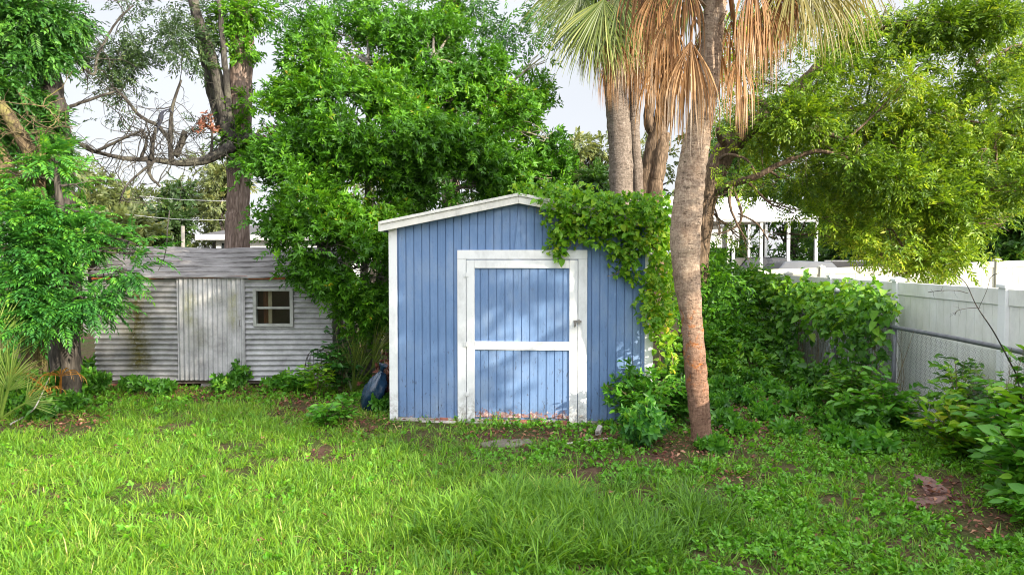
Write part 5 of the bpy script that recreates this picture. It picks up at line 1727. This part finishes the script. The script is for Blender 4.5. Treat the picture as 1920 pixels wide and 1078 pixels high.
wf = thing('dead_frond', 'withered black frond arching against the tin shed corner', 'dead plant', gnd(624, 740))
b0 = gnd(640, 735)
V0 = at(622, 655, 10.9)
mb = MB()
arch = spline([b0, at(634, 690, 10.9), at(624, 668, 10.9), at(600, 655, 10.9), at(578, 664, 10.9), at(572, 690, 10.9)], 6)
mb.tube(arch, np.linspace(.010, .004, len(arch)), 5)
for k in range(13):
    p = arch[10 + int(k * 1.4)]
    q = p + np.array([random.uniform(-.05, .05), random.uniform(-.1, .05), -random.uniform(.22, .42)])
    mb.tube(spline([p, (p + q) / 2 + np.array([random.uniform(-.03, .03), 0, .03]), q], 3), np.linspace(.006, .002, 7), 4)
mb.build('leaflet', M['frond_black'], wf)

# dark blue plastic sack slumped between the sheds
sk_ = thing('plastic_sack', 'shiny dark blue plastic sack slumped between the two sheds', 'sack', gnd(690, 772))
c0 = gnd(690, 772) + np.array([0, .1, 0])
nu, nv = 30, 20
VV = []
for j in range(nv + 1):
    for i in range(nu):
        th, ph = 2 * math.pi * i / nu, math.pi * j / nv
        d = np.array([math.sin(ph) * math.cos(th), math.sin(ph) * math.sin(th), math.cos(ph)])
        q = d * np.array([.16, .17, .30]) * (1 + .10 * math.sin(5 * th + 3 * ph) * math.sin(ph) + .06 * math.sin(11 * th - 7 * ph) * math.sin(ph) + .03 * random.gauss(0, 1) * math.sin(ph))
        if q[2] > .1:
            q[:2] *= 1 - (q[2] - .1) * 1.3
        q = np.array([q[0] + .30 * (q[2] + .25), q[1], q[2] + .25])
        VV.append(c0 + q)
FF = [(j * nu + i, j * nu + (i + 1) % nu, (j + 1) * nu + (i + 1) % nu, (j + 1) * nu + i) for j in range(nv) for i in range(nu)]
npmesh('body', np.array(VV), np.array(FF), M['sack'], sk_, smooth=True)
mb = MB()
t0 = c0 + np.array([.16, 0, .52])
mb.tube([t0, t0 + np.array([.02, 0, .04]), t0 + np.array([.03, -.01, .08]), t0 + np.array([.05, -.02, .13])], [.045, .025, .04, .06], 9, rough=.25)
mb.build('tied_neck', M['sack'], sk_)
db = thing('brush_pile', 'small heap of dry russet branches and leaves behind the sack', 'brush pile', gnd(722, 768))
P = gnd(722, 768) + rng.normal(0, 1, (170, 3)) * np.array([.10, .12, .16]) + np.array([.05, .25, .38])
cloud('dry_foliage', P, rng.normal(0, 1, P.shape), T_low, (.8, 1.5), M['litter'], db, bias=rng.random(len(P)) * .8)
mb = MB()
for k in range(9):
    a = gnd(722, 768) + np.array([random.uniform(-.15, .15), random.uniform(0, .2), 0])
    limb(mb, a, a + np.array([random.uniform(-.1, .25), .2, random.uniform(.4, .9)]), .015, .005, .1, 6, 5)
mb.build('branch', M['bark_oak'], db)

# ------------------------------------------------------------------ slabs and stones


def slab(name, label, cat, pts, th, mat, z=.03, group=None):
    pts = [np.array(p) for p in pts]
    c = sum(pts) / len(pts)
    t = MB()
    n = len(pts)
    up = [(p[0], p[1], z + th + random.uniform(-.006, .006)) for p in pts]
    lo = [(p[0], p[1], z - .05) for p in pts]
    t.add(lo + up, [tuple(range(n))[::-1], tuple(range(n, 2 * n))] + [(i, (i + 1) % n, n + (i + 1) % n, n + i) for i in range(n)])
    t.v = [(a - c[0], b - c[1], d) for a, b, d in t.v]
    o = t.build(name, mat, None, bevel=.01)
    o.location = (c[0], c[1], 0)
    tag(o, label, cat, group)
    return o


slab('stepping_slab', 'flat grey-brown stepping slab in front of the blue shed door', 'slab', [gnd(900, 832), gnd(940, 825), gnd(992, 824), gnd(1000, 831), gnd(960, 840), gnd(905, 839)], .018, M['slab'], .0)
slab('paver', 'reddish triangular paver at the chain link foot, farther one', 'paver', [gnd(1712, 893), gnd(1745, 900), gnd(1783, 925), gnd(1738, 931)], .03, M['paver'], .0)
slab('paver', 'reddish long paver nearest the low glossy shrub', 'paver', [gnd(1702, 934), gnd(1738, 936), gnd(1790, 930), gnd(1762, 946), gnd(1706, 958)], .022, M['paver'], .0)
slab('stone', 'pale upright stone chip by the door casing foot', 'stone', [gnd(1116, 816), gnd(1126, 815), gnd(1130, 808), gnd(1121, 806)], .07, M['concrete'], .0)
st = thing('fallen_stick', 'pale fallen stick lying in the mulch below the shed door', 'stick', gnd(1100, 828))
mb = MB()
mb.tube(spline([gnd(1052, 833, .02), gnd(1080, 829, .035), gnd(1110, 824, .03), gnd(1140, 822, .03)], 5), np.linspace(.013, .008, 16), 6)
mb.build('stick', M['pole'], st)
st = thing('fallen_stick', 'long grey stick lying at the lawn edge under the palmetto', 'stick', gnd(70, 775))
mb = MB()
mb.tube(spline([gnd(20, 795, .03), gnd(50, 778, .06), gnd(68, 760, .25), at(92, 708, 9.6)], 5), np.linspace(.012, .006, 16), 6)
mb.build('stick', M['pole'], st)

# ------------------------------------------------------------------ house, carport, cars, poles and lines beyond
hx0, hx1, HY = at(368, 440, 32)[0], at(640, 440, 32)[0], 32.0
hs = thing('house', 'pale house with low grey hip roof and white eave far behind the tin shed', 'house', (hx0, HY, 0))
ez = at(400, 441, HY)[2]
mb = MB()
mb.box(hx0 + .7, hx1, HY + .5, HY + 8, 0, ez - .02)
wl = mb.build('wall', M['house_wall'], hs)
mb = MB()
mb.hexa([(hx0, HY, ez), (hx1 + .5, HY, ez), (hx1 + .5, HY + 8.5, ez), (hx0, HY + 8.5, ez), (hx0 + 4.2, HY + 4.2, ez + 1.25), (hx1 - 3, HY + 4.2, ez + 1.25), (hx1 - 3, HY + 4.3, ez + 1.25), (hx0 + 4.2, HY + 4.3, ez + 1.25)])
mb.build('roof', M['house_roof'], hs)
mb = MB()
mb.box(hx0 - .02, hx1 + .5, HY - .03, HY - .005, ez - .22, ez + .03)
mb.box(hx0 - .05, hx0 - .022, HY - .03, HY + 8.5, ez - .22, ez + .03)
mb.build('eave_board', M['white_metal'], hs)
mb = MB()
mb.box(hx0 + 1.0, hx0 + 1.62, HY + .44, HY + .498, ez - 2.2, ez - .35)
w_ = mb.build('window', M['car_glass'], hs)
mb = MB()
mb.box(hx0 + .94, hx0 + 1.68, HY + .42, HY + .439, ez - .35, ez - .28)
mb.box(hx0 + .94, hx0 + 1.68, HY + .42, HY + .439, ez - 2.27, ez - 2.2)
mb.build('window_frame', M['white_metal'], w_)

CYp = 25.0
cx0, cx1 = at(1255, 400, CYp)[0], at(1532, 400, CYp)[0]
cz = at(1500, 408, CYp)[2]
cp_ = thing('carport', 'white metal carport on slim posts behind the leaning oak', 'carport', (cx0, CYp, 0))
mb = MB()
rz = cz + .95
mb.hexa([(cx0, CYp - .1, cz), (cx1, CYp - .1, cz), (cx1 - .9, CYp + 2.4, rz), (cx0 - .3, CYp + 2.4, rz), (cx0, CYp - .1, cz + .03), (cx1, CYp - .1, cz + .03), (cx1 - .9, CYp + 2.4, rz + .03), (cx0 - .3, CYp + 2.4, rz + .03)])
mb.hexa([(cx0, CYp + 5, cz), (cx1, CYp + 5, cz), (cx1 - .9, CYp + 2.41, rz), (cx0 - .3, CYp + 2.41, rz), (cx0, CYp + 5, cz + .03), (cx1, CYp + 5, cz + .03), (cx1 - .9, CYp + 2.41, rz + .03), (cx0 - .3, CYp + 2.41, rz + .03)])
for k in range(18):
    u = k / 17
    a, b = np.array([cx0 + (cx1 - cx0) * u, CYp - .1, cz + .032]), np.array([cx0 - .3 + (cx1 - .6 - cx0) * u, CYp + 2.4, rz + .032])
    mb.bar(a, b, .03, .03)
mb.build('roof', M['white_metal'], cp_)
mb = MB()
mb.box(cx0, cx1, CYp - .13, CYp - .101, cz - .16, cz + .03)
mb.build('fascia', M['white_metal'], cp_)
mb = MB()
mb.box(cx0, cx1 - 1.2, CYp + 4.9, CYp + 4.93, cz - 1.0, cz - .05)
mb.build('rear_panel', M['white_metal'], cp_)
for px in (1375, 1427, 1478, 1530):
    x = at(px, 450, CYp)[0]
    mb = MB()
    mb.box(x - .05, x + .05, CYp - .05, CYp + .05, 0, cz)
    mb.build('post', M['white_metal'], cp_)
for px in (1322, 1365, 1404, 1436):
    x = at(px, 450, CYp + 4.8)[0]
    mb = MB()
    mb.box(x - .05, x + .05, CYp + 4.75, CYp + 4.85, 0, cz)
    mb.build('post', M['white_metal'], cp_)


def car(label, px, Y, roofpx, mat, name='parked_car', L=4.5, ang=0.0):
    x = at(px, 500, Y)[0]
    H = at(px, roofpx, Y)[2]
    t = thing(name, label, 'car', (x, Y, 0), ang)
    prof = [(-.5, .28), (-.5, .58), (-.46, .66), (-.30, .70), (-.17, .98), (-.05, 1.0), (.20, .98), (.33, .70), (.46, .64), (.5, .55), (.5, .28)]
    mb = MB()
    w = .88
    vs = [(a * L, -w * (1 if z < .72 else .8), z * H) for a, z in prof] + [(a * L, w * (1 if z < .72 else .8), z * H) for a, z in prof]
    n = len(prof)
    mb.add(vs, [tuple(range(n)), tuple(range(2 * n - 1, n - 1, -1))] + [(i, n + i, n + (i + 1) % n, (i + 1) % n) for i in range(n)])
    b = mb.build('body', mat, t, local=True, bevel=.04)
    mb = MB()
    for s in (-1, 1):
        y = s * (w * .82)
        mb.add([(-.27 * L, y + s * .055, .72 * H), (.29 * L, y + s * .055, .72 * H), (.19 * L, y - s * .08, .94 * H), (-.16 * L, y - s * .08, .94 * H)], [(0, 1, 2, 3)])
    mb.build('side_window', M['car_glass'], b, local=True)
    for a in (-.31, .31):
        for s in (-1, 1):
            mb = MB()
            mb.tube([(a * L, s * .86 - .1, .32), (a * L, s * .86 + .1, .32)], .32, 18)
            wh = mb.build('wheel', M['rubber'], t, local=True)
            mb = MB()
            mb.tube([(a * L, s * .90 - .09, .32), (a * L, s * .90 + .09, .32)], .18, 12)
            mb.build('rim', M['latch'], wh, local=True)
    return t


car('dark grey car parked under the white carport', 1425, 26.8, 482, M['black_car'])
car('silver-grey car parked just past the dark one by the carport end', 1495, 23.0, 489, M['grey_car'], L=4.2)
tr = thing('flat_trailer', 'long black flat trailer showing over the cream fence top', 'trailer', (at(1590, 500, 22.5)[0], 22.5, 0))
x0, x1 = at(1543, 490, 22.5)[0], at(1680, 490, 22.5)[0]
zt = at(1600, 488, 22.5)[2]
mb = MB()
mb.box(x0, x1, 22.4, 22.46, zt - .22, zt - .06)
mb.box(x0, x1, 24.0, 24.06, zt - .22, zt - .06)
mb.box(x0, x1, 22.461, 23.999, zt - .75, zt - .65)
mb.build('bed', M['black_car'], tr)
mb = MB()
mb.box(x0, x1, 22.38, 22.42, zt - .05, zt)
mb.build('top_rail', M['galv'], tr)
for f in (.0, .5, 1.0):
    x = x0 + (x1 - x0 - .06) * f
    mb = MB()
    mb.box(x, x + .06, 22.47, 22.53, zt - .65, zt - .06)
    mb.build('stake', M['black_car'], tr)
for s in (22.5, 23.9):
    mb = MB()
    mb.tube([((x0 + x1) / 2, s - .1, .36), ((x0 + x1) / 2, s + .1, .36)], .36, 18)
    mb.build('wheel', M['rubber'], tr)

up_ = thing('utility_pole', 'pale thin utility pole standing behind the feathery tree', 'pole', (at(157, 420, 20)[0], 20, 0))
mb = MB()
a = at(157, 420, 20)[0]
mb.tube([(a, 20, -.1), (a, 20, at(157, 384, 20)[2])], .075, 8)
mb.build('shaft', M['pole'], up_)
up2 = thing('utility_pole', 'brown utility pole in front of the distant olive trees', 'pole', (at(343, 440, 27)[0], 27, 0))
mb = MB()
a = at(343, 440, 27)[0]
mb.tube([(a, 27, -.1), (a, 27, at(343, 424, 27)[2])], .07, 8)
mb.build('shaft', M['pole'], up2)
for (lab, pts, Y) in (('upper pale power line crossing before the distant olive trees', [(262, 368), (330, 374), (440, 378)], 26), ('lower pale power line crossing just above the far house', [(235, 402), (330, 411), (430, 413)], 26), ('pale power line above the cream fence at the picture edge', [(1800, 371), (1870, 367), (1960, 364)], 24)):
    t = thing('power_line', lab, 'cable', at(*pts[1], Y))
    mb = MB()
    mb.tube(spline([at(x, y, Y) for x, y in pts], 6), .010, 5)
    mb.build('cable', M['line'], t)

# ------------------------------------------------------------------ grass, ground cover, litter
N = 330000
X = rng.uniform(-9.5, 6.5, N)
Yg = 3.7 + 9.6 * rng.random(N) ** 1.15
px, py = in_px(np.stack([X, Yg, np.zeros(N)], 1))
ok_ = (px > -160) & (px < 2080)
xr = X * math.cos(YAW) - Yg * math.sin(YAW)      # yard x
yr = X * math.sin(YAW) + Yg * math.cos(YAW)
bare = np.zeros(N)
for (a, b, rx, ry) in ((140, 802, 75, 18), (300, 915, 85, 20), (235, 940, 60, 12), (450, 882, 46, 12), (445, 835, 60, 8), (985, 817, 100, 10), (1290, 846, 100, 20), (1240, 962, 60, 14), (1390, 905, 50, 22), (1330, 942, 44, 14), (1560, 942, 50, 12), (1745, 928, 60, 34), (1250, 862, 90, 10), (1080, 890, 70, 10), (940, 890, 34, 8), (120, 940, 40, 8), (880, 1040, 40, 8), (1090, 1068, 60, 12), (1400, 1070, 60, 14), (1270, 1000, 34, 10), (560, 1020, 30, 7), (1480, 880, 40, 14), (1850, 990, 60, 24), (1640, 900, 30, 8), (1130, 820, 40, 8), (690, 800, 26, 8)):
    bare = np.maximum(bare, np.clip(1.5 - np.sqrt(((px - a) / rx) ** 2 + ((py - b) / ry) ** 2) + .5 * (vnoise(X, Yg, 5, 1) - .5), 0, 1))
under = (xr > -1.95 + .0) & (xr < 1.75) & (yr > 8.85)                 # shed footprint
under |= (X > TX - .05) & (X < TX + TW + .05) & (Yg > 11.3)
under |= xr > 4.75
mul = np.zeros(N)
for (a, b, rx, ry) in ((990, 818, 110, 12), (1300, 836, 95, 16), (1760, 932, 60, 30), (1400, 800, 120, 50), (1850, 990, 60, 26), (1130, 822, 60, 10), (1280, 860, 60, 12), (1380, 905, 60, 20), (690, 800, 50, 24), (110, 790, 90, 22), (560, 760, 60, 22), (400, 740, 200, 14)):
    mul = np.maximum(mul, np.clip(1.4 - np.sqrt(((px - a) / rx) ** 2 + ((py - b) / ry) ** 2), 0, 1))
holes = fbm(X, Yg, 1.6, 11)
lawn_l = np.clip((1000 - px + (py - 850) * .6) / 300, 0, 1)           # the mown side; its blades are also coloured as sunlit
longg = np.clip(1.2 - np.sqrt(((px - 1090) / 400) ** 2 + ((py - 985) / 110) ** 2), 0, 1)
far = np.clip((790 - py) / 40, 0, 1)
dens = (.30 + .70 * lawn_l + 1.0 * longg) * np.clip((holes - .26) * 5, .1, 1) * (1 - .93 * bare) * (1 - .40 * far) * (1 - .6 * np.clip(mul, 0, 1))
dens = np.clip(dens * .80, 0, 1) * ok_ * ~under
sel = rng.random(N) < dens * np.clip(.42 + (py - 780) / 700, .35, 1.0) * .62
Xs, Ys = X[sel], Yg[sel]


def tufts(k, n, L, lean, w, spread=.03, bend=(10, 55)):
    V, Fc, I = [], [], []
    for i in range(n):
        a = random.uniform(0, 6.283)
        r = random.random() * spread
        p = np.array([r * math.cos(a), r * math.sin(a), -.01])
        az = a + random.gauss(0, .6)
        o = np.array([math.cos(az), math.sin(az), 0])
        l = L * random.uniform(.5, 1.15)
        le = R(random.uniform(*lean))
        tw = random.gauss(0, .5)
        sd = np.array([-o[1] * math.cos(tw), o[0] * math.cos(tw), math.sin(tw)]) * w * random.uniform(.7, 1.25) / 2
        bd = R(random.uniform(*bend)) / 3
        b = len(V)
        for s, q in ((0, .75), (1, 1.0), (2, .8)):
            V += [p - sd * q, p + sd * q]
            p = p + (o * math.sin(le) + np.array([0, 0, 1]) * math.cos(le)) * l * (.36, .34, .30)[s]
            le += bd * (1 + s * .5)
        V.append(p)
        Fc += [(b, b + 1, b + 3), (b, b + 3, b + 2), (b + 2, b + 3, b + 5), (b + 2, b + 5, b + 4), (b + 4, b + 5, b + 6)]
        I += [i] * 7
    return np.array(V), np.array(Fc), np.array(I)


T_short = [tufts(0, 10, .092, (15, 80), .0058, .05, (10, 70)) for _ in range(8)]
T_long = [tufts(0, 26, .235, (6, 72), .0085, .06, (20, 80)) for _ in range(8)]
T_mid = [tufts(0, 11, .15, (5, 60), .007, .045) for _ in range(6)]
lg = longg[sel] * (.6 + .8 * vnoise(Xs, Ys, 1.5, 21))
isl = (lg + rng.normal(0, .12, len(lg)) > .58)
cls = np.where(isl & (rng.random(len(lg)) < .30), 2, np.where(rng.random(len(lg)) < np.where(isl, .3, .07), 1, 0))


def grass_patch(nm, lab, m, tms, sc, shift):
    P = np.stack([Xs[m], Ys[m], hgt(Xs[m], Ys[m])], 1)
    az = rng.uniform(0, 6.283, len(P))
    D = np.stack([np.cos(az), np.sin(az), rng.normal(0, .08, len(P))], 1)
    b = np.clip(shift + .55 * (fbm(P[:, 0], P[:, 1], .9, 31) - .5) + rng.normal(0, .2, len(P)) + .25 * lawn_l[sel][m], 0, 1)  # yellower towards the sunny side: sunlight put into the blade colour
    o = cloud(nm, P, D, tms, sc, M['grass'], roll=.08, bias=b, mixs=.5)
    tag(o, lab, 'grass', kind='stuff')


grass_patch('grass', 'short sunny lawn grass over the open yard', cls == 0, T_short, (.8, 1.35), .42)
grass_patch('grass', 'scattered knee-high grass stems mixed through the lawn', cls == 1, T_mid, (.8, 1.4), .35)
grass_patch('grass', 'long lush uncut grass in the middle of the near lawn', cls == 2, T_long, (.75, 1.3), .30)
# creeping ground cover on the shady side and along the sheds
gc = np.clip((px - 820 - (py - 900) * .3) / 350, 0, 1) * (1 - .7 * longg) + .8 * far + .07
gc = gc * np.clip((fbm(X, Yg, 2.2, 41) - .34) * 4, .05, 1.2) * (1 - .9 * bare) * (1 - .6 * np.clip(mul, 0, 1)) * ok_ * ~under
s2 = rng.random(N) < np.clip(gc, 0, 1) * .27 * np.clip(.6 + (py - 780) / 500, .5, 1.2)
T_clo = tset(4, 'whorl', 8, .036, .026, .03, shape='oval') + tset(4, 'three', 1, .03, .028, 0, shape='oval') + tset(3, 'alt', 6, .034, .02, .07, shape='oval')
P = np.stack([X[s2], Yg[s2], hgt(X[s2], Yg[s2]) + .012 + .04 * rng.random(s2.sum()) ** 2], 1)
az = rng.uniform(0, 6.283, len(P))
D = np.stack([np.cos(az) * .6, np.sin(az) * .6, rng.uniform(.1, 1.1, len(P))], 1)
o = cloud('ground_cover', P, D, T_clo, (.6, 1.25), M['clover'], roll=.4, bias=np.clip(.5 + .5 * (fbm(P[:, 0], P[:, 1], 2, 51) - .5) + rng.normal(0, .22, len(P)), 0, 1))
tag(o, 'creeping broad-leaved ground cover on the shady side of the lawn', 'ground cover', kind='stuff')
# dry leaves and mulch
s3 = rng.random(N) < (mul * .16 + .008) * ok_ * ~(xr > 4.75)
T_lit = tset(5, 'single', 1, .06, .03, 0) + tset(3, 'single', 1, .045, .012, 0)
P = np.stack([X[s3], Yg[s3], hgt(X[s3], Yg[s3]) + .012 + .03 * rng.random(s3.sum())], 1)
D = rng.normal(0, 1, P.shape) * np.array([1, 1, .25])
o = cloud('leaf_litter', P, D, T_lit, (.5, 1.3), M['litter'], roll=.5)
tag(o, 'reddish brown dry leaves and mulch scattered over bare soil', 'leaf litter', kind='stuff')

# ------------------------------------------------------------------ unseen shade casters added beside the picture, crowns shaped for their shadows
sh = thing('unseen_shade_tree', 'unseen tree in the neighbouring yard, crown shaped to shade the sheds', 'tree', (8.2, .6, 0))
bl = []


def shade(P, t, r):
    bl.append((np.array(P) + to_sun * t, (r, r, r * .8)))


for (P, t, r) in (((-1.45, 8.9, 2.5), 13, .62), ((-1.2, 8.9, 1.7), 12.4, .62), ((-1.3, 8.9, .9), 13.5, .62), ((-.6, 8.9, 2.8), 12.5, .42), ((.25, 8.9, 2.65), 13, .45), ((1.3, 8.8, 1.6), 12.5, .42), ((-.9, 8.9, .3), 12.5, .55),
                  ((-3, 11.4, .5), 15, .8), ((-3.6, 11.4, 1.2), 15.5, .85), ((-4.6, 11.4, .8), 15, .8), ((-5.6, 11.4, 1.0), 15.5, .85), ((-6.6, 11.4, .8), 16, .9), ((-4.2, 11.6, 2.1), 15, .7), ((-5.5, 11.6, 2.2), 15.5, .7),
                  ((-2.4, 9.6, 0), 14.2, .6), ((-3.4, 9.9, 0), 14.5, .7), ((-4.6, 10.0, 0), 15, .7), ((-5.8, 10.1, 0), 15.5, .7), ((-6.8, 9.6, 0), 16, .7), ((-1.6, 8.2, 0), 13, .4), ((-2.6, 8.7, 0), 14, .45), ((-4.0, 8.9, 0), 14.5, .4)):
    shade(P, t, r)  # crown clumps set on sun rays so they shade the sheds
n_far = len(bl)
mb = MB()
P0 = spline([(8.2, .6, -.1), (8.3, .5, 2.2), (8.1, .7, 4.2), (7.8, .9, 6.2)], 7)
mb.tube(P0, np.linspace(.28, .1, len(P0)), 10)
for b in bl:
    limb(mb, P0[random.randint(8, 20)], b[0], .05, .015, .12, 6, 5)
mb.build('trunk', M['bark_oak'], sh, smooth=True)
P, D = crown_pts(bl, 3600, gap=-.45, freq=3.5, shell=.1, droop=.3)
cloud('crown', P, D, T_dark, (.9, 1.4), M['leaf_oak'], sh, roll=.6)
sh2 = thing('unseen_shade_tree', 'second unseen tree beyond the fence, added to shade the near lawn', 'tree', (9.2, -2.6, 0))
bl = []
for (P, t, r) in (((.75, 4.6, 0), 12, .5), ((1.5, 4.8, 0), 12.5, .6), ((2.3, 5.0, 0), 12, .6), ((.35, 5.5, 0), 12.5, .5), ((1.1, 5.8, 0), 12, .55), ((1.9, 6.1, 0), 12.5, .6), ((0, 6.5, 0), 13, .5), ((.8, 6.7, 0), 12.5, .5), ((1.5, 7.0, 0), 12.5, .5), ((-.4, 7.5, 0), 13.5, .5), ((.3, 7.7, 0), 13, .5), ((1.1, 7.9, 0), 12.6, .45), ((.2, 4.2, 0), 12.5, .5), ((1.6, 3.8, 0), 12.3, .6)):
    shade(P, t, r)  # clumps added where their shadow covers the near lawn
mb = MB()
P0 = spline([(9.2, -2.6, -.1), (9.25, -2.7, 1.2), (9.1, -2.5, 2.4), (9.0, -2.3, 4.0)], 7)
mb.tube(P0, np.linspace(.2, .08, len(P0)), 10)
for b in bl:
    limb(mb, P0[random.randint(8, 20)], b[0], .04, .012, .12, 6, 5)
mb.build('trunk', M['bark_oak'], sh2, smooth=True)
P, D = crown_pts(bl, 2600, gap=-.5, freq=3.5, shell=.1, droop=.3)
cloud('crown', P, D, T_dark, (.9, 1.4), M['leaf_oak'], sh2, roll=.6)
hg = thing('hedge', 'unseen hedge added beyond the white fence for its shadow', 'hedge', yard(5.7, 1.5))
bl = [(yard(5.75 + random.uniform(-.1, .1), y, 1.5), (.42, .55, 1.10 + .07 * math.sin(y * 3))) for y in np.arange(-4, 4.3, .5)]  # unseen row of foliage, added to throw shade across the yard
P, D = crown_pts(bl, 5200, gap=None, shell=.5)
kp = P[:, 2] > .1
cloud('foliage', P[kp], D[kp], T_dark, (.8, 1.2), M['leaf_left'], hg, roll=.6)
